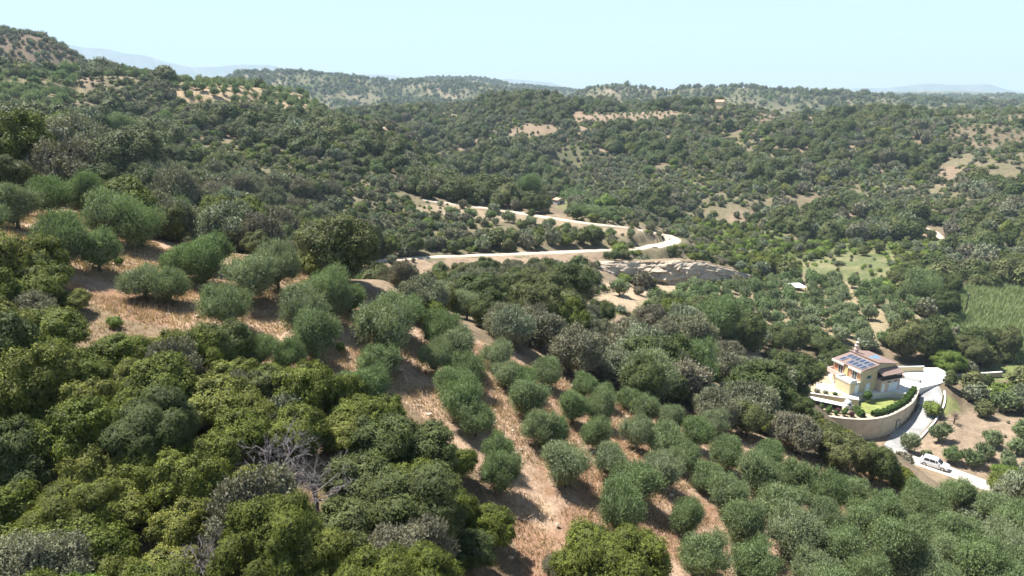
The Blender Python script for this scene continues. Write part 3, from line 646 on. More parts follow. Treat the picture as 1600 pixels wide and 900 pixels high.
CLEAR=[ # things whose sight line the nearer plants leave open: pixels, half width, nearer than
 ([(585,407),(640,404),(720,401)],4,166,True),([(720,401),(760,399),(820,396)],4,176,True),([(820,396),(880,394),(990,389),(1046,381)],4,190,True),([(676,313),(750,324),(800,331)],4,250,True),([(800,331),(850,339),(900,347),(950,353),(1000,358)],4,232,True),([(1015,364),(1060,376),(1020,385)],9,206,True),
 ([(960,418),(1040,424),(1090,424),(1150,430)],17,178,True),([(420,680),(445,700),(495,722)],-22,37,True),([(335,865)],-22,30,True),([(873,315)],13,400,True),([(1125,159)],6,800,True),([(1107,150)],2,800,True),([(605,197),(630,199)],4,340,True),([(1330,347),(1430,351),(1470,372)],3,285,True),([(1243,447)],10,186,True),
 ([(1305,570),(1350,575),(1400,585)],34,140,True),([(1290,656),(1310,660),(1360,662),(1400,648),(1430,625)],14,136,True),([(1365,690),(1410,664),(1450,640),(1460,600)],14,136,True),([(1285,610),(1330,620)],24,136,True),
 ([(1440,716),(1470,730),(1535,757)],13,136,True),([(1450,590),(1480,600)],12,140,True),([(40,372),(100,425),(160,470),(270,492)],9,52,True),([(660,540),(655,590),(690,630)],8,50,True),([(770,620),(800,660),(850,740),(900,790),(860,850),(845,880),(835,930)],18,38,True),([(950,455),(990,460)],12,150,True),([(1140,515),(1170,530),(1240,550)],6,120,True)]
def seg_d(px,py,a,b):
    dx,dy=b[0]-a[0],b[1]-a[1]; t=max(0,min(1,((px-a[0])*dx+(py-a[1])*dy)/(dx*dx+dy*dy+1e-9))); return math.hypot(px-a[0]-t*dx,py-a[1]-t*dy)
kept=[]; HUT_R=math.hypot(HUT[0],HUT[1]); RH_R=math.hypot(RIDGE_HOUSE[0],RIDGE_HOUSE[1])
for p in plants:
    px,py=[float(v) for v in proj(p['x'],p['y'],p['z']+p['h'])]; r=math.hypot(p['x'],p['y']); rad=p['d']*.5*F/r*.95; bad=False
    if math.hypot(p['x']-HUT[0],p['y']-HUT[1])<3.2+p['d']/2 or math.hypot(p['x']-RIDGE_HOUSE[0],p['y']-RIDGE_HOUSE[1])<5+p['d']/2: continue
    if not p['hand'] and not(px>850 and px<900 and py<312 and r>HUT_R):
        for pts,hw,dm,_ in CLEAR:
            if r>=dm or (dm==400 and r>HUT_R+1) or (dm==800 and r>RH_R+1): continue
            ps=pts if len(pts)>1 else pts*2
            dmin=min(seg_d(px,py,a,b) for a,b in zip(ps[:-1],ps[1:]))
            if dmin<hw+rad:
                if r>150 and p['d']>1.6 and dmin>2:
                    q=max(.3,(dmin-hw)/rad); 
                    if dmin>hw+2: p['d']*=q*.8; p['h']*=q*.7; rad*=q*.8; continue
                bad=True; break
    if not bad: kept.append(p)
plants=kept
print('plants',len(plants))
for p in plants:
    p['px'],p['py']=[float(v) for v in proj(p['x'],p['y'],p['z']+p['h'])]
    p['r']=math.sqrt(p['x']**2+p['y']**2+p['z']**2); p['ap']=p['d']/p['r']
# ---- the largest-looking plants of each kind are things of their own, the rest of each kind one mass
NAMES={'olive':'olive_tree','oak':'evergreen_oak','kermes':'scrub_oak','grey':'grey_shrub','bright':'green_bush'}
CATS={'olive':'olive tree','oak':'oak tree','kermes':'oak tree','grey':'shrub','bright':'bush'}
WORDS={'olive':'silvery olive tree','oak':'dark evergreen oak','kermes':'yellow-green scrub oak','grey':'grey-green shrub','bright':'bright green bush'}
AREA={'grove':'on the dry grass slope','field':'in the bare field by the car','scrubL':'in the near scrub','grovefoot':'at the grass edge','crest':'along the slope crest','villa':'near the villa','hedgerow':'below the villa wall','midslope':'on the middle slope','hollow':'in the hollow behind the crest','spur':'on the spur with the road','valleyside':'on the far valley side','roadside':'beside the dirt road','oliveM':'in the grove behind the villa','bareM':'on the bare bank','bank':'under the lower dirt road','oliveHut':'by the hut','oliveL':'on the terraced hill','oliveU':'on the upper hill','oliveTop':'on the hilltop','orchard':'in the young orchard','bare':'on the bare patch','sparse':'on the stony hillside','shrubby':'in the side gully','meadow':'in the green meadow','green':'on the green valley floor','reed':'in the reed bed','dirtR':'in the bare field by the car','verge':'on the grassy verge','lawnR':'by the lawn','brown':'on the brown hill'}
ORD='first second third fourth fifth sixth seventh eighth ninth tenth eleventh twelfth thirteenth fourteenth fifteenth sixteenth seventeenth eighteenth nineteenth twentieth'.split()
LIM=290
for p in plants:
    p['one']=False
    m=8
    p['seen']=(-m<p['px']<1600+m) and (-m<p['py']<900+m) and bool(visible(np.array([p['x']]),np.array([p['y']]),np.array([p['z']]),p['h']*1.3)[0])
# front-to-back cover test on a coarse picture of the crowns, so that plants hidden behind others join the mass
cov=np.zeros((225,400),np.int32); PIX={}
order=sorted(range(len(plants)),key=lambda i:plants[i]['r'])
for i in order:
    p=plants[i]
    if not p['seen']: continue
    rr=p['d']*.5*F/p['r']/4; cx,cyy=p['px']/4,p['py']/4
    x0,x1=int(max(0,cx-rr)),int(min(400,cx+rr+1)); y0,y1=int(max(0,cyy-rr*.8)),int(min(225,cyy+rr*.8+1))
    if x1<=x0 or y1<=y0: p['free']=0; continue
    yy,xx=np.mgrid[y0:y1,x0:x1]; e=((xx+.5-cx)/max(rr,.7))**2+((yy+.5-cyy)/max(rr*.8,.7))**2<1
    s=cov[y0:y1,x0:x1]; p['free']=int((e&(s==0)).sum()); s[e]=1
for kind in NAMES:
    c=[p for p in plants if p['kind']==kind and p['seen'] and p.get('free',0)>=(3 if p['r']<330 else 4)]
    c.sort(key=lambda p:-p['free']*(3 if p['hand'] else 1))
    for p in c[:LIM]: p['one']=True
def lodof(p):
    return 'huge' if p['ap']*F*.64>78 else 'near' if p['ap']*F*.64>24 else 'mid' if p['ap']*F*.64>8 else 'far'
ones=[p for p in plants if p['one']]
byg={}
for p in ones: byg.setdefault((p['kind'],p['area']),[]).append(p)
for (kind,area),L in byg.items():
    L.sort(key=lambda p:p['py']); n=len(L); per=max(1,min(14,int(math.ceil(math.sqrt(n*1.5))))); rows=[L[i:i+per] for i in range(0,n,per)]
    for ri,row in enumerate(rows):
        row.sort(key=lambda p:p['px'])
        for ci,p in enumerate(row):
            base=f"{WORDS[kind]} {AREA[area]}"
            if n==1: lab=base
            elif len(rows)==1: lab=f"{base}, {ORD[ci]} from the left"
            else:
                rt=f"{ORD[ri]} tier down" if ri<20 else f"tier {ri+1} down"
                lab=f"{base}, {rt}, {ORD[ci]} from left"
            p['label']=lab; p['group']=f"{WORDS[kind]}s {AREA[area]}"
for p in ones:
    kind=p['kind']; e=link(NAMES[kind],None,None,(p['x'],p['y'],p['z']),random.uniform(0,6.283)); e.rotation_euler[0]=random.gauss(0,.06); e.rotation_euler[1]=random.gauss(0,.06)
    tag(e,p['label'],CATS[kind],p['group'])
    s=(p['d']/2,p['d']/2*random.uniform(.82,1.15),p['h']*(1.1 if kind=='olive' else 1.05))
    cr=random.choice(CROWN[kind,lodof(p)])
    link('crown',cr,e,scale=s); link('trunk',random.choice(TRUNK[kind]),e,scale=s)
# masses
def mass(name,label,kind):
    L=[p for p in plants if p['kind']==kind and not p['one']]
    if not L: return
    prot=[]
    for lod in ('huge','near','mid','far'):
        for me in CROWN[kind,lod]:
            o=bpy.data.objects.new('crown_source',me); prot.append((lod,o))
    vi=[]
    for p in L:
        ch=[i for i,(l,_) in enumerate(prot) if l==lodof(p)]; vi.append(random.choice(ch))
    me=bpy.data.meshes.new(name); me.vertices.add(len(L)); me.vertices.foreach_set('co',np.array([(p['x'],p['y'],p['z']) for p in L],np.float32).ravel())
    def att(n,t,arr,f='value'):
        a=me.attributes.new(n,t,'POINT'); a.data.foreach_set(f,np.asarray(arr).ravel())
    att('which','INT',np.array(vi,np.int32)); att('turn','FLOAT_VECTOR',np.array([(random.gauss(0,.06),random.gauss(0,.06),random.uniform(0,6.28)) for _ in L],np.float32),'vector')
    att('size','FLOAT_VECTOR',np.array([(p['d']/2,p['d']/2*random.uniform(.8,1.2),p['h']*1.07) for p in L],np.float32),'vector')
    o=link(name,me); tag(o,label,kind='stuff')
    gt=bpy.data.node_groups.new(name,'GeometryNodeTree')
    gt.interface.new_socket('Geometry',in_out='INPUT',socket_type='NodeSocketGeometry'); gt.interface.new_socket('Geometry',in_out='OUTPUT',socket_type='NodeSocketGeometry')
    gi=gt.nodes.new('NodeGroupInput'); go=gt.nodes.new('NodeGroupOutput'); jn=gt.nodes.new('GeometryNodeJoinGeometry')
    def named(n,t):
        a=gt.nodes.new('GeometryNodeInputNamedAttribute'); a.data_type=t; a.inputs['Name'].default_value=n; return a.outputs['Attribute']
    wh=named('which','INT'); tu=named('turn','FLOAT_VECTOR'); si=named('size','FLOAT_VECTOR')
    for i,(l,po) in enumerate(prot):
        if i not in vi: continue
        cmpn=gt.nodes.new('FunctionNodeCompare'); cmpn.data_type='INT'; cmpn.operation='EQUAL'
        gt.links.new(wh,cmpn.inputs[2]); cmpn.inputs[3].default_value=i
        ob=gt.nodes.new('GeometryNodeObjectInfo'); ob.inputs['Object'].default_value=po; ob.inputs['As Instance'].default_value=True
        ip=gt.nodes.new('GeometryNodeInstanceOnPoints')
        gt.links.new(gi.outputs[0],ip.inputs['Points']); gt.links.new(cmpn.outputs[0],ip.inputs['Selection']); gt.links.new(ob.outputs['Geometry'],ip.inputs['Instance'])
        gt.links.new(tu,ip.inputs['Rotation']); gt.links.new(si,ip.inputs['Scale']); gt.links.new(ip.outputs[0],jn.inputs[0])
    gt.links.new(jn.outputs[0],go.inputs[0])
    md=o.modifiers.new('scatter','NODES'); md.node_group=gt
mass('distant_olive_foliage','silvery olive trees massed on the far terraces and hillsides','olive')
mass('distant_oak_foliage','dark evergreen oak wood covering the spur and far hillsides','oak')
mass('scrub_oak_foliage','yellow-green oak scrub massed between the nearer trees','kermes')
mass('grey_scrub_foliage','grey-green scrub filling the slopes between the oaks','grey')
mass('green_bush_foliage','bright green bushes scattered through the valley scrub','bright')
# ------------------------------------------------------------------ the rock face under the hairpin
def rock_material():
    m,nt,b=newmat('pale_rock',0.95,0.05)
    tc=node(nt,'ShaderNodeTexCoord'); mp=node(nt,'ShaderNodeMapping'); mp.inputs['Scale'].default_value=(.25,.25,1.6)
    n=node(nt,'ShaderNodeTexNoise'); n.inputs['Scale'].default_value=1.0; n.inputs['Detail'].default_value=8; n.inputs['Roughness'].default_value=.7
    nt.links.new(tc.outputs['Object'],mp.inputs[0]); nt.links.new(mp.outputs[0],n.inputs['Vector'])
    r=ramp(nt,n.outputs[0],[(.25,(.20,.155,.115)),(.48,(.40,.32,.24)),(.75,(.54,.455,.355))]); nt.links.new(r.outputs[0],b.inputs['Base Color'])
    bp=node(nt,'ShaderNodeBump'); bp.inputs['Strength'].default_value=.5; bp.inputs['Distance'].default_value=.12
    nt.links.new(n.outputs[0],bp.inputs['Height']); nt.links.new(bp.outputs[0],b.inputs['Normal']); return m
M_rock=rock_material()
V=[]; nrow=24
for j in range(nrow):
    t=j/(nrow-1); bulge=1.1*math.sin(math.pi*min(1,t*1.02))**.6
    for i in range(90):
        tv=min(1,t/.78); th_=max(0,(t-.78)/.22); dr_=ray(cpx[i],top_py[i]); hb=math.hypot(TB[i][0],TB[i][1])+2.6; zt=dr_[2]/math.hypot(dr_[0],dr_[1])*hb-.6
        xy=TB[i][:2]*(1+2.6*tv**1.5/math.hypot(TB[i][0],TB[i][1])); p=np.array([xy[0]*(1-th_)+TT[i][0]*th_,xy[1]*(1-th_)+TT[i][1]*th_,(TB[i][2]+(zt-TB[i][2])*tv)*(1-th_)+TT[i][2]*th_])
        ledge=(fbm(np.array([i*.22]),np.array([j*.55]),61,4)[0]-.5)*2.2+(vnoise(np.array([i*.9]),np.array([j*1.3]),66)[0]-.5)*.8+(vnoise(np.array([i*.15]),np.array([j*2.1]),68)[0]-.5)*.5
        e=math.sin(math.pi*i/89)**.35; out=(bulge+ledge)*e
        d=unit(np.array([p[0],p[1],0])); q=p-d*out; q[2]+=-.4*(1-t)
        if t==1: q=p-np.array([0,0,.5])+d*1.0
        V.append(q)
Fq=[(j*90+i,j*90+i+1,(j+1)*90+i+1,(j+1)*90+i) for j in range(nrow-1) for i in range(89)]
V=np.array(V); gq=ground_z(V[:,0],V[:,1])+.05; V[90:-90,2]=np.maximum(V[90:-90,2],gq[90:-90])
cme=(mesh_np('rock_cliff',np.array(V),np.array(Fq),[M_rock,M_ground],mi=[1 if (q//89)/(nrow-1)>=.78 else 0 for q in range(len(Fq))]))
ca=cme.attributes.new('gcol','FLOAT_COLOR','POINT'); ca.data.foreach_set('color',np.tile(np.array([.24,.185,.125,1],np.float32),len(cme.vertices)))
tag(link('rock_cliff',cme),'pale layered rock face under the road hairpin',kind='structure')

# ------------------------------------------------------------------ the villa and its terrace
M_cream=simple('cream_plaster',(.60,.50,.31),.85,.1,.07,1.2); M_white=simple('white_plaster',(.66,.64,.59),.8,.15,.05,1.2)
M_pink=simple('pink_plaster',(.66,.50,.42),.85,.1,.07,1.2); M_orange=simple('terracotta_wall',(.58,.30,.17),.85,.1,.1,1.5)
M_wallp=simple('retaining_plaster',(.48,.405,.30),.9,.08,.22,.7,bump=.3); M_pave=simple('white_paving',(.62,.59,.54),.8,.15,.07,.8)
M_dark=simple('dark_metal',(.035,.033,.035),.5,.4,.1,4); M_door=simple('white_door',(.78,.80,.82),.5,.3,.03,2)
M_teal=simple('teal_shutter',(.20,.36,.40),.6,.3,.08,3); M_wood=simple('weathered_pole',(.10,.075,.055),.9,.1,.25,3)
def glass_mat():
    m,nt,b=newmat('window_glass',.08,.6); n=noise_node(nt,.7,2); r=ramp(nt,n.outputs[0],[(.3,(.018,.022,.028)),(.7,(.045,.05,.058))]); nt.links.new(r.outputs[0],b.inputs['Base Color']); return m
M_glass=glass_mat()
def tile_mat(axis):
    m,nt,b=newmat('roof_tiles_'+axis,.85,.15)
    tc=node(nt,'ShaderNodeTexCoord'); w1=node(nt,'ShaderNodeTexWave'); w1.bands_direction=axis; w1.inputs['Scale'].default_value=1.1; w1.inputs['Distortion'].default_value=.3
    nt.links.new(tc.outputs['Object'],w1.inputs['Vector']); n=noise_node(nt,5,5,.7)
    r=ramp(nt,n.outputs[0],[(.25,(.18,.125,.105)),(.5,(.25,.175,.148)),(.78,(.33,.245,.21))]); s=ramp(nt,w1.outputs[0],[(.0,(.72,.70,.68)),(.5,(1,1,1))])
    c=mixc(nt,1.0,r.outputs[0],s.outputs[0],'MULTIPLY'); nt.links.new(c,b.inputs['Base Color'])
    bp=node(nt,'ShaderNodeBump'); bp.inputs['Strength'].default_value=.8; bp.inputs['Distance'].default_value=.06; nt.links.new(w1.outputs[0],bp.inputs['Height']); nt.links.new(bp.outputs[0],b.inputs['Normal']); return m
M_tile=tile_mat('Y')
def panel_mat():
    m,nt,b=newmat('solar_cells',.15,.5)
    tc=node(nt,'ShaderNodeTexCoord'); br=node(nt,'ShaderNodeTexBrick'); br.offset=0; br.inputs['Scale'].default_value=4
    br.inputs['Color1'].default_value=(.03,.036,.06,1); br.inputs['Color2'].default_value=(.036,.043,.07,1); br.inputs['Mortar'].default_value=(.16,.18,.22,1)
    br.inputs['Mortar Size'].default_value=.012; br.inputs['Brick Width'].default_value=.6; br.inputs['Row Height'].default_value=.6
    nt.links.new(tc.outputs['Object'],br.inputs['Vector']); nt.links.new(br.outputs[0],b.inputs['Base Color']); return m
M_panel=panel_mat(); M_frame=simple('aluminium',(.62,.63,.65),.4,.5,.05,3,.6)
def boxmesh(x0,x1,y0,y1,z0,z1,bev=0.0):
    V=[(x,y,z) for z in (z0,z1) for y in (y0,y1) for x in (x0,x1)]
    return V,[(0,2,3,1),(4,5,7,6),(0,1,5,4),(2,6,7,3),(0,4,6,2),(1,3,7,5)]
def box(name,x0,x1,y0,y1,z0,z1,mat,parent=None,**k):
    V,Fs=boxmesh(x0,x1,y0,y1,z0,z1); return link(name,mesh_py(name,V,Fs,[mat]),parent,**k)
def boxes(name,L,mat,parent=None):
    V=[];Fs=[]
    for b in L:
        v,f=boxmesh(*b); o=len(V); V+=v; Fs+=[tuple(i+o for i in q) for q in f]
    return link(name,mesh_py(name,V,Fs,[mat]),parent)
def extr_y(name,prof_,y0,y1,mat,parent=None):
    n=len(prof_); V=[(x,y0,z) for x,z in prof_]+[(x,y1,z) for x,z in prof_]
    Fs=[tuple(range(n)),tuple(range(2*n-1,n-1,-1))]+[((i+1)%n,i,n+i,n+(i+1)%n) for i in range(n)]
    return link(name,mesh_py(name,V,Fs,[mat]),parent)
def lathe(name,prof_,mat,parent=None,ns=14,loc=None):
    V=[(r*math.cos(a),r*math.sin(a),z) for r,z in prof_ for a in [i/ns*2*math.pi for i in range(ns)]]
    Fs=[(j*ns+i,j*ns+(i+1)%ns,(j+1)*ns+(i+1)%ns,(j+1)*ns+i) for j in range(len(prof_)-1) for i in range(ns)]+[tuple(range((len(prof_)-1)*ns,len(prof_)*ns))]
    return link(name,mesh_py(name,V,Fs,[mat]),parent,loc=loc)
def slab_poly(name,poly,z,mat,depth=.6,kind='structure'):
    n=len(poly); V=[(x,y,z) for x,y in poly]+[(x,y,z-depth) for x,y in poly]
    a=sum(poly[i][0]*poly[(i+1)%n][1]-poly[(i+1)%n][0]*poly[i][1] for i in range(n))
    top=tuple(range(n)) if a>0 else tuple(range(n-1,-1,-1)); Fs=[top]+[(i,n+i,n+(i+1)%n,(i+1)%n) if a>0 else ((i+1)%n,n+(i+1)%n,n+i,i) for i in range(n)]
    o=link(name,mesh_py(name,V,Fs,[mat]))
    if kind: tag(o,kind=kind)
    return o
GZ0=-57.2; YZ=-56.0
UPPER=[(56.9,123.0),(61.4,121.2),(66.2,119.4),(67.0,121.4),(70.5,122.3),(74.6,123.4),(76.6,122.4),(78.0,123.0),(80.4,124.7),(86,127),(91.5,130),(91,135.5),(80,135.5),(66,133.5),(57.5,129)]
M_gsoil=simple('garden_soil',(.36,.29,.19),.95,.05,.2,1.2,bump=.5); M_lawn=simple('lawn_grass',(.20,.22,.07),.95,.05,.3,.9,bump=.6)
wi=[(x,y) for x,y in WALL]
slab_poly('garden_bed',[wi[0]]+wi[1:]+[(79,124.5),(66,126),(55.5,123)],GZ0,M_gsoil,.5)
slab_poly('yard_paving',[(66.2,119.4),(67.0,121.4),(70.5,122.3),(74.6,123.4),(76.6,122.4),(78.0,123.0),(80.4,124.7),(86,127),(91.5,130),(91,135.5),(80,135.5),(66,133.5),(64.6,127),(64.2,120.2)],YZ,M_pave,1.4)
slab_poly('patio_bed',[(56.9,123.0),(61.4,121.2),(64.2,120.2),(64.6,127),(66,133.5),(57.5,129)],YZ-.02,M_gsoil,1.4)
slab_poly('patio_paving',[(60.0,124.0),(64.1,122.4),(64.5,126.6),(61.4,127.4)],YZ+.04,M_pave,.05)
slab_poly('lawn',[(64.9,117.2),(66.5,119.2),(67.4,121.2),(70.6,122.0),(73.4,122.9),(75.6,121.6),(74.6,120.3),(70.5,117.2),(67.0,115.8)],GZ0+.1,M_lawn,.3)
# retaining wall
Wp=resample(np.c_[WALL,np.zeros(len(WALL))],.9)[:,:2]; t_=np.gradient(Wp,axis=0); nrm=np.c_[t_[:,1],-t_[:,0]]; nrm/=np.linalg.norm(nrm,axis=1)[:,None]
k=len(Wp); wtop=np.interp(np.linspace(0,1,k),[0,.8,1],[-57.0,-56.9,-55.7])
rows=[np.c_[Wp+nrm*.18,np.full(k,-62.5)],np.c_[Wp+nrm*.18,wtop],np.c_[Wp-nrm*.18,wtop],np.c_[Wp-nrm*.18,np.full(k,-62.5)]]
Fq=[(j*k+i,j*k+i+1,(j+1)*k+i+1,(j+1)*k+i) for j in range(3) for i in range(k-1)]+[(0,k,2*k,3*k),(k-1,4*k-1,3*k-1,2*k-1)]
rw=link('retaining_wall',None,None,(66,113.3,-61)); tag(rw,'tall curved beige retaining wall below the villa garden','wall')
off=np.array([66,113.3,-61])
link('wall_face',mesh_np('wall_face',np.concatenate(rows)-off,np.array(Fq),[M_wallp]),rw)
cap=[np.c_[Wp+nrm*.26,wtop+.003],np.c_[Wp+nrm*.26,wtop+.10],np.c_[Wp-nrm*.26,wtop+.10],np.c_[Wp-nrm*.26,wtop+.003]]
link('coping',mesh_np('coping',np.concatenate(cap)-off,np.array(Fq),[M_wallp]),rw)
gi_=int(k*.62); p=Wp[gi_]+nrm[gi_]*.2; an=math.atan2(t_[gi_][1],t_[gi_][0]); gz=float(ground_z(np.array([p[0]]),np.array([p[1]]))[0])
gate=box('gate',-.55,.55,-.06,.06,0,1.5,simple('grey_gate',(.42,.38,.32),.7,.3),rw,loc=(p[0]-off[0],p[1]-off[1],gz-off[2]+.1),rotz=an)
boxes('gate_frame',[(-.63,-.555,-.09,.09,0,1.6),(.555,.63,-.09,.09,0,1.6),(-.553,.553,-.09,.09,1.52,1.6)],M_dark,gate)
# villa
H=link('villa',None,None,(67.7,122.6,YZ),R(20)); tag(H,'cream two-storey villa with terracotta roofs and solar panels','house')
E1,E2,E3,E4=4.75,5.45,5.75,4.85
w1=extr_y('wall',[(0,0),(4.2,0),(4.2,E2-.12),(0,E1-.12)],0,6.9,M_cream,H); w1['label']='cream front block wall'
extr_y('wall',[(4.203,0),(9.3,0),(9.3,E4-.12),(4.203,E3-.12)],.45,7.3,M_cream,H)
def roof(x0,z0,x1,z1,y0,y1,nm='roof',th=.14,mat=M_tile,par=H): return extr_y(nm,[(x0,z0-th),(x1,z1-th),(x1,z1),(x0,z0)],y0,y1,mat,par)
rl=roof(-.4,E1-.07,4.195,E2,-.25,7.15); rr_=roof(4.12,E3,9.7,E4-.07,.15,7.6)
sl_=(E2-E1+.07)/(4.6)
boxes('fascia',[(-.46,-.402,-.25,3.0,E1-.55,E1-.06),(-.46,-.402,4.0,7.15,E1-.55,E1-.06)],M_white,rl)
boxes('fascia',[(-.4,4.15,-.32,-.252,E1-.30,E1-.12)],M_cream,rl)
# solar panels on the front roof: rows of separate panels with one gap where tiles show
pm_v,pm_f=boxmesh(-.74,.74,-.42,.42,0,.045); pmesh=mesh_py('solar_panel',pm_v,pm_f,[M_panel])
fr=[]
for b in [(-.80,-.745,-.47,.47,-.02,.05),(.745,.80,-.47,.47,-.02,.05),(-.743,.743,-.47,-.425,-.02,.05),(-.743,.743,.425,.47,-.02,.05)]:
    fr.append(b)
fmesh=None
for row,xc in ((0,.95),(1,2.75)):
    for c in range(6):
        if row==0 and c==4: continue
        if row==1 and c>5: continue
        yc=.6+c*1.0; zc=E1-.07+sl_*(xc+.4)+.09
        sp=link('solar_panel',pmesh,H,loc=(xc,yc,zc)); sp.rotation_euler=(0,-math.atan(sl_),0)
        if fmesh is None: q=boxes('panel_frame',fr,M_frame,sp); fmesh=q.data
        else: link('panel_frame',fmesh,sp)
# water heater collector on the back roof
col_=link('solar_collector',None,H,loc=(6.2,2.6,E3-.45)); col_.rotation_euler=(R(28),0,R(8))
cv=link('collector_glass',mesh_py('collector_glass',*boxmesh(-1.15,1.15,-.8,.8,0,.06),[simple('collector_blue',(.16,.27,.36),.12,.6,.08,1)]),col_)
boxes('collector_frame',[(-1.22,-1.155,-.86,.86,-.02,.07),(1.155,1.22,-.86,.86,-.02,.07),(-1.153,1.153,-.86,-.805,-.02,.07),(-1.153,1.153,.805,.86,-.02,.07),(-.03,.03,-.803,.803,.062,.075),(-.6,-.56,-.803,.803,.062,.075),(.56,.6,-.803,.803,.062,.075)],M_frame,col_)
boxes('collector_stand',[(-1.0,-.94,.7,.76,-.75,-.022),(.94,1.0,.7,.76,-.75,-.022)],M_frame,col_)
# chimney turret
ch=link('chimney',None,H,loc=(4.75,6.2,E3-.5))
lathe('chimney_shaft',[(.42,0),(.42,1.0),(.50,1.02),(.50,1.14),(.40,1.18),(.38,1.75),(.46,1.78),(.46,1.88),(.30,1.92),(.27,2.45),(.34,2.48),(.34,2.56),(.10,2.72)],M_pink,ch,12)
lathe('chimney_finial',[(.10,2.70),(.05,2.85),(.05,3.2),(.12,3.28),(.02,3.45)],M_white,ch,8)
# west facade: recessed terracotta bays, window doors, balcony
boxes('bay_wall',[(-.05,-.003,.25,3.0,2.35,E1-.55),(-.05,-.003,4.0,6.75,2.35,E1-.55)],M_orange,H)
for y0 in (1.0,4.5):
    wn=box('window',-.09,-.053,y0,y0+1.0,2.4,3.95,M_glass,H)
    boxes('window_frame',[(-.12,-.05,y0-.08,y0-.003,2.4,4.03),(-.12,-.05,y0+1.003,y0+1.08,2.4,4.03),(-.12,-.05,y0-.08,y0+1.08,3.955,4.03),(-.115,-.091,y0+.47,y0+.53,2.4,3.95)],M_white,wn)
box('pilaster',-.22,-.003,3.1,3.9,0,E1-.4,simple('yellow_plaster',(.66,.52,.24),.85,.1,.06),H)
bal=link('balcony',None,H)
box('balcony_slab',-1.5,-.003,3.95,7.0,2.15,2.32,M_pink,bal)
boxes('parapet',[(-1.5,-1.36,3.95,7.0,2.323,3.0),(-1.36,-.05,6.86,7.0,2.323,3.0)],M_pink,bal)
an_=link('annex',None,H)
box('annex_wall',-2.6,-.004,-.1,3.6,0,2.25,M_cream,an_); box('terrace_floor',-2.55,-.06,-.05,3.55,2.253,2.30,M_pave,an_)
boxes('parapet',[(-2.68,-2.5,-.18,3.68,2.253,2.75),(-2.5,-1.0,-.18,0.0,2.253,2.95),(-2.5,-.06,3.5,3.68,2.253,2.75)],M_white,an_)
dr=box('door',-1.3,-.4,-.15,-.103,0,1.85,M_door,an_); boxes('door_frame',[(-1.38,-1.302,-.17,-.1,0,1.93),(-.398,-.32,-.17,-.1,0,1.93),(-1.38,-.32,-.17,-.1,1.853,1.93)],M_white,dr)
# south front: window with shutters, doors
wn=box('window',1.75,2.35,-.04,-.003,2.75,3.35,M_glass,H)
boxes('shutter',[(1.40,1.745,-.07,-.004,2.72,3.38)],M_teal,wn); boxes('shutter',[(2.355,2.70,-.07,-.004,2.72,3.38)],M_teal,wn); box('sill',1.35,2.75,-.12,-.004,2.64,2.715,M_white,wn)
dr=box('door',1.5,2.5,-.05,-.003,0,1.75,M_door,H); boxes('door_frame',[(1.40,1.497,-.09,-.003,0,1.85),(2.503,2.6,-.09,-.003,0,1.85),(1.40,2.6,-.09,-.003,1.753,1.85)],M_white,dr)
# garage wing with the covered balcony on top
gw=link('garage_wing',None,H)
box('wall',4.206,9.2,-1.1,.447,0,2.2,M_pink,gw)
gd=box('garage_door',6.2,8.5,-1.16,-1.103,0,1.6,M_door,gw)
for q in range(4): box('door_panel',6.24,8.46,-1.19,-1.163,.05+q*.39,.40+q*.39,M_door,gd)
for x0 in (5.9,7.6): box('vent',x0,x0+.7,-1.14,-1.103,1.75,2.0,M_dark,gw)
dv=[(4.5,0),(5.2,0),(5.2,1.45),(5.12,1.62),(4.98,1.73),(4.85,1.77),(4.72,1.73),(4.58,1.62),(4.5,1.45)]
extr_y('arched_door',dv,-1.15,-1.103,M_door,gw)
pb=link('covered_balcony',None,H)
box('balcony_slab',4.21,9.4,-1.25,.44,2.203,2.36,M_pink,pb)
rail=boxes('railing',[(4.25,9.35,-1.22,-1.17,2.95,3.0),(9.30,9.35,-1.17,.40,2.95,3.0),(4.25,9.35,-1.22,-1.17,2.40,2.44)]+[(4.25+i*.13,4.28+i*.13,-1.215,-1.175,2.36,2.95) for i in range(40)],M_dark,pb)
boxes('balcony_screen',[(4.25,9.3,-1.16,-1.12,2.37,2.92)],M_dark,pb)
for x0 in (4.3,5.95,7.6,9.2): box('post',x0,x0+.12,-1.16,-1.04,2.363,3.52,M_wood,pb)
boxes('back_window',[(4.6,6.4,.40,.446,2.4,3.9),(6.9,8.8,.40,.446,2.4,3.9)],M_glass,pb)
V=[(4.1,-1.5,3.42),(9.5,-1.5,3.42),(9.5,.44,4.12),(4.1,.44,4.12)]; V=V+[(x,y,z+.13) for x,y,z in V]
link('porch_roof',mesh_py('porch_roof',V,[(0,3,2,1),(4,5,6,7),(0,1,5,4),(1,2,6,5),(2,3,7,6),(3,0,4,7)],[tile_mat('X')]),pb)
lathe('balcony_planter',[(.55,2.0),(.85,2.25),(.95,2.75),(.85,2.75),(.8,2.55),(.0,2.5)],M_pink,pb,16,loc=(9.75,-.4,0))
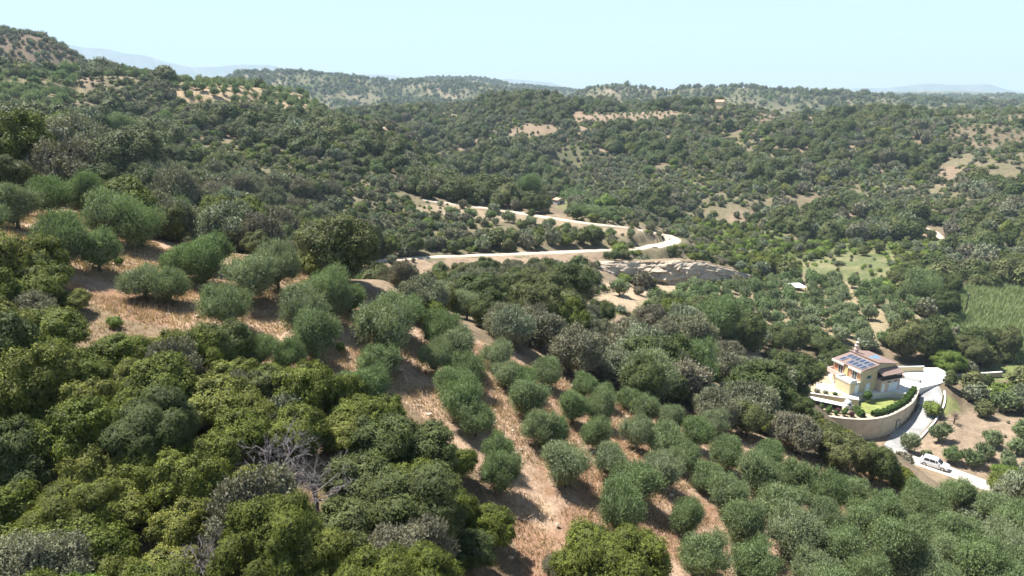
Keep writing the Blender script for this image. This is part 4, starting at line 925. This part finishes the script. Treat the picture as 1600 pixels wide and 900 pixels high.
# things on the terrace
def world_slope(p): return float(ground_z(np.array([p[0]]),np.array([p[1]]))[0])
cn=link('garden_canopy',None,None,(59.6,118.7,GZ0),math.atan2(-3.0,4.8)); tag(cn,'long low white canopy over the garden bed beside the villa','canopy')
V=[(-2.9,-.55,1.2),(2.9,-.55,1.2),(2.9,.55,1.36),(-2.9,.55,1.36)]; V=V+[(x,y,z+.07) for x,y,z in V]
link('canopy_roof',mesh_py('canopy_roof',V,[(0,3,2,1),(4,5,6,7),(0,1,5,4),(1,2,6,5),(2,3,7,6),(3,0,4,7)],[M_white]),cn)
for x0 in (-2.8,-.9,1.0,2.7):
    for y0 in (-.5,.42): box('post',x0,x0+.08,y0,y0+.08,-.1,1.22 if y0<0 else 1.37,M_white,cn)
box('back_panel',-2.85,2.85,.51,.54,0,1.2,M_dark,cn)
pw=link('planter_wall',None,None,(61.5,120.6,GZ0),math.atan2(-3.6,9.3)); tag(pw,'low cream planter wall between villa patio and garden canopy','wall')
box('wall_face',-4.7,4.7,-.12,.12,-.2,1.45,M_cream,pw); box('coping',-4.75,4.75,-.18,.18,1.453,1.53,M_white,pw)
stp=link('garden_steps',None,None,(56.6,119.7,GZ0),R(72)); tag(stp,'narrow flight of white garden steps at the terrace edge','steps')
for q in range(7): box('step',q*.42,q*.42+.42,-.5,.5,-.3,.17*(q+1),M_white,stp)
box('side_wall',0,3.0,.52,.66,-.3,1.5,M_white,stp)
ov=link('garden_oven',None,None,(63.6,118.3,GZ0)); tag(ov,'white domed outdoor oven at the corner of the lawn','oven')
box('oven_base',-.75,.75,-.7,.7,-.05,.9,M_white,ov); lathe('oven_dome',[(.72,.9),(.70,1.2),(.55,1.55),(.3,1.75),(.14,1.8),(.13,2.2),(.17,2.22),(.17,2.3)],M_white,ov,14); box('oven_mouth',-.2,.2,-.715,-.70,.95,1.3,M_dark,ov)
lw=link('yard_wall',None,None,(82.0,133.2,YZ),R(4)); tag(lw,'low cream wall along the back of the white yard','wall')
box('wall_face',-4.6,4.6,-.12,.12,-.2,1.1,M_cream,lw); box('coping',-4.65,4.65,-.17,.17,1.103,1.18,M_white,lw)
lw=link('planter_box',None,None,(80.9,129.6,YZ),R(-38)); tag(lw,'white raised planter box in the yard beside the garage','planter')
boxes('planter_side',[(-2.4,2.4,-.75,-.65,-.1,.62),(-2.4,2.4,.65,.75,-.1,.62),(-2.4,-2.3,-.648,.648,-.1,.62),(2.3,2.4,-.648,.648,-.1,.62)],M_white,lw); box('planter_soil',-2.298,2.298,-.648,.648,-.1,.5,M_pave,lw)
# kerb walls along the outer side of the drive
dk=resample(DRIVE,1.0); sel=dk[3:-9]; tt=np.gradient(sel[:,:2],axis=0); nn=np.c_[-tt[:,1],tt[:,0]]; nn/=np.linalg.norm(nn,axis=1)[:,None]; 
kp=sel[:,:2]+nn*2.35; kz=ground_z(kp[:,0],kp[:,1]); kk=len(kp)
if np.mean(kp[:,0])<np.mean(sel[:,0]): kp=sel[:,:2]-nn*2.35; nn=-nn
rows=[np.c_[kp-nn*.14,sel[:,2]-.8],np.c_[kp-nn*.14,sel[:,2]+.32],np.c_[kp+nn*.14,sel[:,2]+.32],np.c_[kp+nn*.14,sel[:,2]-.8]]
Fq=[(j*kk+i,j*kk+i+1,(j+1)*kk+i+1,(j+1)*kk+i) for j in range(3) for i in range(kk-1)]+[(0,kk,2*kk,3*kk),(kk-1,4*kk-1,3*kk-1,2*kk-1)]
tag(link('drive_kerb',mesh_np('drive_kerb',np.concatenate(rows),np.array(Fq),[M_white])),'low white kerb wall along the outer edge of the drive','kerb')
bw=link('back_terrace_wall',None,None,(97.5,134.6,world_slope((97.5,134.6))),R(9)); tag(bw,'long low pale stone wall behind the mown lawn','wall')
box('wall_face',-7.5,7.5,-.2,.2,-1,.7,M_wallp,bw); box('coping',-7.55,7.55,-.26,.26,.703,.8,M_white,bw)

# leafy things made of many small leaves
def leaf_cloud(name,pts,nrm_,size,asp,mat,seed,core=None,parent=None,loc=None):
    g=np.random.default_rng(seed); n=len(pts); nn=unit(nrm_*.7+np.array([0,0,.3])+g.normal(0,.6,(n,3))); tan=unit(np.cross(nn,g.normal(size=(n,3)))); sid=np.cross(nn,tan)
    a=size*g.uniform(.7,1.3,(n,1)); V=np.stack([pts-tan*a,pts+sid*a*asp,pts+tan*a,pts-sid*a*asp],1).reshape(-1,3); Fq=np.arange(4*n).reshape(-1,4); vals=np.clip(g.normal(.5,.25,n),0,1)
    if core is not None:
        cv,cf=core; Fq=np.r_[Fq,cf+len(V)]; V=np.r_[V,cv]; vals=np.r_[vals,np.full(len(cf),.2)]
    me=mesh_np(name,V,Fq,[mat]); at=me.attributes.new('v','FLOAT','FACE'); at.data.foreach_set('value',vals.astype(np.float32)); return link(name,me,parent,loc)
M_hedge=leaf_mat('hedge_leaf',[(.07,.12,.025),(.075,.125,.028),(.08,.13,.03)],.4)
def hedge(path,z,wd,ht,label,seed,nper=260):
    g=np.random.default_rng(seed); P=resample(np.c_[np.array(path),np.zeros(len(path))],.5)[:,:2]; L=np.hypot(*np.diff(P,axis=0).T).sum(); n=int(L*nper); t=g.uniform(0,len(P)-1.001,n); i=t.astype(int); f=(t-i)[:,None]
    c=P[i]*(1-f)+P[i+1]*f; T=unit(P[i+1]-P[i]); N=np.c_[-T[:,1],T[:,0]]; an=g.uniform(-.3,math.pi+.3,n); k_=1+.16*np.sin(t*2.1+seed)+.1*np.sin(t*5.3)
    zz=np.asarray(z if np.ndim(z) else np.full(len(P),z)); zi=np.interp(t,np.arange(len(P)),np.interp(np.linspace(0,1,len(P)),np.linspace(0,1,len(zz)),zz))
    sx=np.sign(np.cos(an))*np.abs(np.cos(an))**.6*wd/2*k_; sz=np.abs(np.sin(an))**.6*ht*k_
    pts=np.c_[c+N*sx[:,None],zi+sz]; nr=np.c_[N*np.cos(an)[:,None],np.sin(an)]
    T2=unit(np.gradient(P,axis=0)); N2=np.c_[-T2[:,1],T2[:,0]]; kk=len(P); zc=np.interp(np.linspace(0,1,kk),np.linspace(0,1,len(zz)),zz)
    rows=[np.c_[P-N2*wd*.42,zc-.2],np.c_[P-N2*wd*.40,zc+ht*.82],np.c_[P+N2*wd*.40,zc+ht*.82],np.c_[P+N2*wd*.42,zc-.2]]
    cf=np.array([(j*kk+q,j*kk+q+1,(j+1)*kk+q+1,(j+1)*kk+q) for j in range(3) for q in range(kk-1)])
    base=np.array([P[0][0],P[0][1],zc[0]])
    e=link('hedge',None,None,tuple(base)); tag(e,label,'hedge')
    leaf_cloud('foliage',pts-base,nr,.13,.6,M_hedge,seed,(np.concatenate(rows)-base,cf),e)
    link('stem',mesh_np('stem',*tube([(0,0,-.4),(.02,0,.1),(0,.02,.4)],[.05,.045,.03],6),[M_bark]),e)
hedge([(66.6,114.9),(69.0,115.4),(71.5,117.1),(75.0,119.8),(78.0,122.6),(79.3,124.0)],[GZ0,GZ0,GZ0,GZ0,GZ0+.3,-56.2],1.0,1.15,'clipped green hedge curving along the top of the retaining wall',3)
hedge([(64.6,114.4),(64.4,116.0),(64.6,117.4)],GZ0,1.1,1.1,'short clipped hedge between garden bed and lawn',4)
hp=[(93.5,127.9),(98,128.9),(103,129.6),(108,130.2),(113,130.6)]
hedge(hp,[world_slope(q) for q in hp],1.3,1.3,'long clipped hedge below the mown lawn',5)
sh_mats=[M_hedge,leaf_mat('purple_leaf',[(.10,.045,.05),(.11,.05,.055),(.12,.05,.05)],.35),M_grey]
def little(name,label,cat,x,y,z,d,h,mat,seed,group=None,trunk=.12):
    e=link(name,None,None,(x,y,z)); tag(e,label,cat,group); g=np.random.default_rng(seed); n=int(260*max(1,d)); dd=unit(g.normal(size=(n,3))); rr2=1+.15*g.normal(size=(n,1))
    pts=dd*rr2*np.array([d/2,d/2,h*.44])+np.array([0,0,h*.56]); IV,IF=ICO[2]; core=IV*np.array([d/2,d/2,h*.44])*.82+np.array([0,0,h*.56])
    tri=np.c_[IF,IF[:,2]]
    V=None
    me_pts=leaf_cloud('crown',pts,dd,.10,.6,mat,seed,None,e)
    link('branches',mesh_np('branches',core,IF,[mat]),e)  # solid leaf-coloured core added inside the crown to close see-through gaps, not branches
    link('stem',mesh_np('stem',*tube([(0,0,-.2),(.01,0,h*.2),(0,0,h*.5)],[.05,.045,.03],6),[M_bark]),e)
little('round_tree','small round clipped green tree standing on the villa lawn','tree',68.6,120.9,GZ0+.1,1.8,2.5,M_hedge,40)
gs=[(56.2,117.2),(57.5,116.6),(58.8,116.0),(60.1,115.5),(61.4,115.1),(62.7,114.8),(57.0,118.2),(58.3,117.5),(59.6,117.0),(60.9,116.4),(62.2,116.1)]
for q,(x,y) in enumerate(gs):
    back=q>=6; i=q-6 if back else q; pur=(q%4==1)
    little('garden_shrub',f"small {'purple' if pur else 'green'} garden shrub in the {'row nearer the canopy' if back else 'row along the wall'}, {'first second third fourth fifth sixth'.split()[i]} from left",'shrub',x,y,GZ0,.75+.3*((q*7)%3)/2,1.0+.3*((q*5)%3)/2,sh_mats[1 if pur else 0],50+q,'small shrubs in the villa garden bed')

for q,(x,y,d) in enumerate([(58.2,123.6,.9),(59.6,122.8,1.1),(61.0,122.2,.9),(62.6,121.6,.8),(58.4,125.6,1.3),(59.4,127.6,1.4),(61.6,129.0,1.2),(63.4,130.2,1.2)]):
    little('patio_shrub',f"pale low shrub on the bed beside the villa patio, {'first second third fourth fifth sixth seventh eighth'.split()[q]} from the canopy side",'shrub',x,y,YZ,d,d*.8,M_grey if q%3 else M_hedge,80+q,'low shrubs around the villa patio')
# ------------------------------------------------------------------ the car
def loft(sections):
    V=[];n=len(sections[0])
    for s in sections: V+=s
    Fs=[(j*n+i,j*n+(i+1)%n,(j+1)*n+(i+1)%n,(j+1)*n+i) for j in range(len(sections)-1) for i in range(n)]
    Fs+=[tuple(range(n-1,-1,-1)),tuple(range((len(sections)-1)*n,len(sections)*n))]
    return V,Fs
M_paint=simple('white_car_paint',(.80,.81,.82),.25,.5,.02,1); M_tyre=simple('tyre_rubber',(.02,.02,.02),.9,.1,.1,6); M_lamp=simple('lamp_lens',(.6,.62,.65),.1,.6,.05,6); M_red=simple('tail_lens',(.35,.02,.02),.2,.5,.05,6)
cx,cyy=71.55,103.05; czg=world_slope((cx,cyy))+.09
car=link('parked_car',None,None,(cx,cyy,czg),math.atan2(-3.0,3.3)); tag(car,'white hatchback car standing on the pale dirt road','car')
def sec(x,w,z0,z1,sh): return [(x,-w,z0),(x,w,z0),(x,w*1.0,z0+(z1-z0)*.55),(x,w*sh,z1),(x,-w*sh,z1),(x,-w,z0+(z1-z0)*.55)]
body=link('body',mesh_py('body',*loft([sec(-2.15,.70,.38,.85,.9),sec(-2.05,.84,.26,.95,.94),sec(-1.2,.89,.22,.98,.95),sec(.6,.89,.22,.96,.95),sec(1.3,.88,.22,.90,.93),sec(1.95,.82,.26,.80,.9),sec(2.12,.66,.36,.66,.9)]),[M_paint],smooth_=False),car)
def cab(x,w0,z0,z1,w1): return [(x[0],-w0,z0),(x[0],w0,z0),(x[1],w1,z1),(x[1],-w1,z1)]
cs=[[(-1.95,-.80,.93),(-1.95,.80,.93),(-1.62,.66,1.47),(-1.62,-.66,1.47)],[(-1.2,-.83,.95),(-1.2,.83,.95),(-1.2,.68,1.55),(-1.2,-.68,1.55)],[(.1,-.83,.95),(.1,.83,.95),(.0,.68,1.52),(.0,-.68,1.52)],[(1.15,-.80,.90),(1.15,.80,.90),(.35,.66,1.44),(.35,-.66,1.44)]]
link('cabin',mesh_py('cabin',*loft(cs),[M_paint]),car)
for sgn in (-1,1):
    for xa,xb,xc_,xd in ((-1.55,-.72,-.72,-1.42),(-.64,.22,.05,-.64),(.30,.95,.34,.14)):
        q=[(xa,sgn*.822,1.0),(xb,sgn*.822,1.0),(xc_,sgn*.712,1.42),(xd,sgn*.712,1.42)]; q2=[(x,y+sgn*.03,z) for x,y,z in q]
        link('window',mesh_py('window',q+q2,[(0,1,2,3),(7,6,5,4),(0,4,5,1),(1,5,6,2),(2,6,7,3),(3,7,4,0)],[M_glass]),car)
for nm,q in (('windscreen',[(1.08,-.70,.97),(1.08,.70,.97),(.46,.60,1.39),(.46,-.60,1.39)]),('rear_window',[(-1.92,-.68,1.02),(-1.92,.68,1.02),(-1.69,.60,1.40),(-1.69,-.60,1.40)])):
    dx=.035 if nm=='windscreen' else -.035; q2=[(x+dx,y,z+.02) for x,y,z in q]
    link(nm,mesh_py(nm,q+q2,[(0,1,2,3),(7,6,5,4),(0,4,5,1),(1,5,6,2),(2,6,7,3),(3,7,4,0)],[M_glass]),car)
def cyl_y(r,wd,ns=16):
    V=[(r*math.cos(a),y,r*math.sin(a)) for y in (-wd/2,wd/2) for a in [i/ns*6.28319 for i in range(ns)]]
    return V,[(i,(i+1)%ns,ns+(i+1)%ns,ns+i) for i in range(ns)]+[tuple(range(ns-1,-1,-1)),tuple(range(ns,2*ns))]
tm=mesh_py('tyre',*cyl_y(.32,.2),[M_tyre]); rmm=mesh_py('rim',*cyl_y(.2,.215),[M_frame])
for x in (-1.32,1.32):
    for y in (-.80,.80):
        wh=link('wheel',None,car,loc=(x,y,.32)); link('tyre',tm,wh); link('rim',rmm,wh)
for y in (-.62,.62):
    box('headlight',1.97,2.10,y-.17,y+.17,.58,.72,M_lamp,car); box('tail_light',-2.13,-2.03,y-.12,y+.12,.72,.92,M_red,car)
for sgn in (-1,1): box('mirror',.55,.75,sgn*.9-.08,sgn*.9+.08,.98,1.1,M_paint,car)

# ------------------------------------------------------------------ small buildings, poles, dead wood
M_tile2=simple('pale_roof_tiles',(.50,.27,.19),.85,.1,.2,1.5,bump=.5)
def cottage(name,label,px,py,L,W,h,rh,rotz,wallm,hc=0):
    p=HUT if name=='stone_hut' else RIDGE_HOUSE; z=world_slope(p)
    e=link(name,None,None,(p[0],p[1],z),rotz); tag(e,label,'building')
    box('wall',-L/2,L/2,-W/2,W/2,-1.2,h,wallm,e)
    ro=extr_y('roof',[(-L/2-.3,h-.05),(0,h+rh),(L/2+.3,h-.05),(L/2+.3,h+.08),(0,h+rh+.15),(-L/2-.3,h+.08)],-W/2-.3,W/2+.3,M_tile2,e)
    extr_y('gable',[(-L/2,h),(L/2,h),(0,h+rh-.02)],-W/2+.01,W/2-.01,wallm,e)
    d=box('door',-.45,.45,-W/2-.05,-W/2-.003,0,min(2,h-.3),M_wood,e); wnd=box('window',L*.2,L*.2+.8,-W/2-.05,-W/2-.003,h*.45,h*.45+.8,M_dark,e); return e
cottage('stone_hut','small grey hut with red tiled roof above the dirt road',873,319,4.4,4.0,2.3,.8,R(30),simple('grey_stone',(.40,.37,.33),.9,.1,.15,1.5))
cottage('ridge_house','orange-roofed pale house on the far ridge beside a mast',1125,152,7.5,6.5,2.5,1.6,R(65),M_cream)
def pole(label,px,py,h,r,xarm=True):
    p=MAST if px==1107 else hit([px],[py],0,ground_z,900)[0]; z=world_slope(p); e=link('utility_pole',None,None,(p[0],p[1],z)); tag(e,label,'pole')
    link('shaft',mesh_np('shaft',*tube([(0,0,-.5),(0,0,h*.5),(.03,0,h)],[r,r*.85,r*.7],8),[M_wood]),e)
    if xarm: box('cross_arm',-.7,.7,-.05,.05,h-.5,h-.38,M_wood,e)
    lathe('insulator',[(.05,h),(.07,h+.06),(.04,h+.14),(.06,h+.18)],M_white,e,8)
pole('dark wooden pole on the grassy verge beside the drive',1467,655,5.0,.14,False)
pole('thin wooden utility pole at the edge of the reed bed',1507,496,6.5,.16)
pole('tall mast beside the orange-roofed house on the ridge',1107,160,9,.3)
p=hit([1243],[447],2.2,ground_z,400)[0]; z=world_slope(p)
e=link('shed_canopy',None,None,(p[0],p[1],z),R(12)); tag(e,'flat white sheet roof among the olives behind the villa','canopy')
V=[(-2.4,-1.9,2.3),(2.4,-1.9,2.2),(2.4,1.9,2.5),(-2.4,1.9,2.6)]; V=V+[(x,y,z+.06) for x,y,z in V]
link('roof_sheet',mesh_py('roof_sheet',V,[(0,3,2,1),(4,5,6,7),(0,1,5,4),(1,2,6,5),(2,3,7,6),(3,0,4,7)],[M_white]),e)
for x0 in (-2.2,2.1):
    for y0 in (-1.7,1.6): box('post',x0,x0+.1,y0,y0+.1,-.3,2.3,M_wood,e)
def dead_tree(label,px,py,hc,ht,sp,seed,z_raise=0,mat=M_dead,name='dead_tree'):
    p=hit([px],[py],hc,ground_z,300)[0]; z=world_slope(p); g=np.random.default_rng(seed); T=[];
    T.append(tube([(0,0,-.3),(.05,.03,ht*.3),(.0,.05,ht*.55)],[.14,.11,.08],7))
    def br(b,d,L,r,lev):
        e=b+d*L; m=(b+e)/2+g.normal(0,.09*L,3); T.append(tube([b,m,e],[r,r*.75,r*.4],4))
        if lev>0:
            for q in range(4 if lev>1 else 5):
                t=g.uniform(.35,1); bb=b*(1-t)+e*t; nd=unit(d*.7+g.normal(0,.65,3)+np.array([0,0,.15])); br(bb,nd,L*g.uniform(.4,.65),r*.55,lev-1)
    for q in range(8):
        an=q*.785+g.uniform(-.3,.3); b=np.array([0,.04,ht*g.uniform(.3,.55)]); d=unit(np.array([math.cos(an)*sp,math.sin(an)*sp,g.uniform(.45,1)])); br(b,d,ht*.42,.035,3)
    e=link(name,None,None,(p[0],p[1],z),g.uniform(0,6)); tag(e,label,'dead tree')
    link('trunk',mesh_np('trunk',*T[0],[mat],smooth_=True),e); V,Fq=join_tubes(T[1:]); link('branches',mesh_np('branches',V,Fq,[mat]),e)
dead_tree('bare grey dead tree rising from the near scrub above the grey tree',432,690,3.2,3.6,.9,5)
dead_tree('leafless pale dead tree beside the grey tree, nearer the grass',488,722,3.2,3.6,.9,6)
dead_tree('leafless grey dead tree low at the bottom edge of the scrub',335,872,2.4,3.0,.8,7)
dead_tree('small dark dead tree in the bare field by the drive',1492,655,1.0,2.2,.7,8,0,M_wood)

# ------------------------------------------------------------------ dry grass and reeds
def blades(name,label,X,Y,Z,h,wd,per,mat,seed,lean=.35):
    g=np.random.default_rng(seed); n=len(X)*per; i=np.repeat(np.arange(len(X)),per); an=g.uniform(0,6.283,n); s=h*g.uniform(.5,1.3,n)
    b=np.c_[X[i]+g.normal(0,wd*2.5,n),Y[i]+g.normal(0,wd*2.5,n),Z[i]-.05]; d=np.c_[np.cos(an),np.sin(an),0*an]*wd*.5; le=g.normal(0,lean,(n,2))*s[:,None]
    tip=b+np.c_[le,s]; V=np.stack([b-d,b+d,tip],1).reshape(-1,3); Fq=np.arange(3*n).reshape(-1,3)
    me=mesh_np(name,V,Fq,[mat]); at=me.attributes.new('v','FLOAT','FACE'); at.data.foreach_set('value',np.clip(np.repeat(g.normal(.5,.22,len(X)),per)+g.normal(0,.12,n),0,1).astype(np.float32)); tag(link(name,me),label,kind='stuff')
M_straw=leaf_mat('straw',[(.40,.285,.19),(.40,.285,.19),(.40,.285,.19)],.42,.25,.7,.15)
g=np.random.default_rng(99); rr=18+np.sqrt(g.uniform(0,1,150000))*84; aa=g.uniform(R(-42),R(42),150000); X=np.sin(aa)*rr; Y=np.cos(aa)*rr; Z=ground_z(X,Y)
zi=zone_of(X,Y,Z); keep=((zi==ZN.index('grove'))&(fbm(X/3,Y/3,8,3)>.38))|((zi==ZN.index('scrubL'))&(np.arange(len(X))%4==0)); X,Y,Z=X[keep],Y[keep],Z[keep]; print('straw tufts',len(X)); X,Y,Z=X[:70000],Y[:70000],Z[:70000]
blades('dry_grass','dry straw-coloured grass covering the olive slope',X,Y,Z,.34,.07,4,M_straw,1,.5)
gs_=np.random.default_rng(97); si=gs_.choice(len(X),1100,replace=False); IV,IF=ICO[1]; Vs=[];Fs_=[]
for q,j in enumerate(si):
    r_=.05+.16*gs_.random()**3; Vs.append(IV*(1+.22*gs_.normal(size=(len(IV),1)))*np.array([r_*gs_.uniform(.8,1.5),r_,r_*.6])+np.array([X[j]+gs_.normal(0,.5),Y[j]+gs_.normal(0,.5),Z[j]+r_*.1])); Fs_.append(IF+q*len(IV))
tag(link('field_stones',mesh_np('field_stones',np.concatenate(Vs),np.concatenate(Fs_),[M_rock])),'small pale stones lying in the dry grass',kind='stuff')
g=np.random.default_rng(98); rr=np.sqrt(g.uniform(150**2,265**2,60000)); aa=g.uniform(R(20),R(44),60000); X=np.sin(aa)*rr; Y=np.cos(aa)*rr; Z=ground_z(X,Y); keep=zone_of(X,Y,Z)==ZN.index('reed'); X,Y,Z=X[keep][:9000],Y[keep][:9000],Z[keep][:9000]; print('reeds',len(X))
blades('reed_bed','pale green reeds filling the valley floor beyond the grove',X,Y,Z,2.3,.55,6,M_reed,2,.3)
# ------------------------------------------------------------------ the hazy air
V,Fs=boxmesh(-18600,18600,-4200,18900,-420,1500)
hz=link('haze',mesh_py('haze',V,Fs)); tag(hz,'pale summer haze in the air',kind='stuff')
m=bpy.data.materials.new('haze_air'); m.use_nodes=True; nt=m.node_tree; nt.nodes.remove(nt.nodes['Principled BSDF'])
pv=nt.nodes.new('ShaderNodeVolumePrincipled'); pv.inputs['Color'].default_value=(.66,.86,1.0,1); pv.inputs['Density'].default_value=HAZE; pv.inputs['Anisotropy'].default_value=0.0
nt.links.new(pv.outputs[0],nt.nodes['Material Output'].inputs['Volume']); hz.data.materials.append(m)
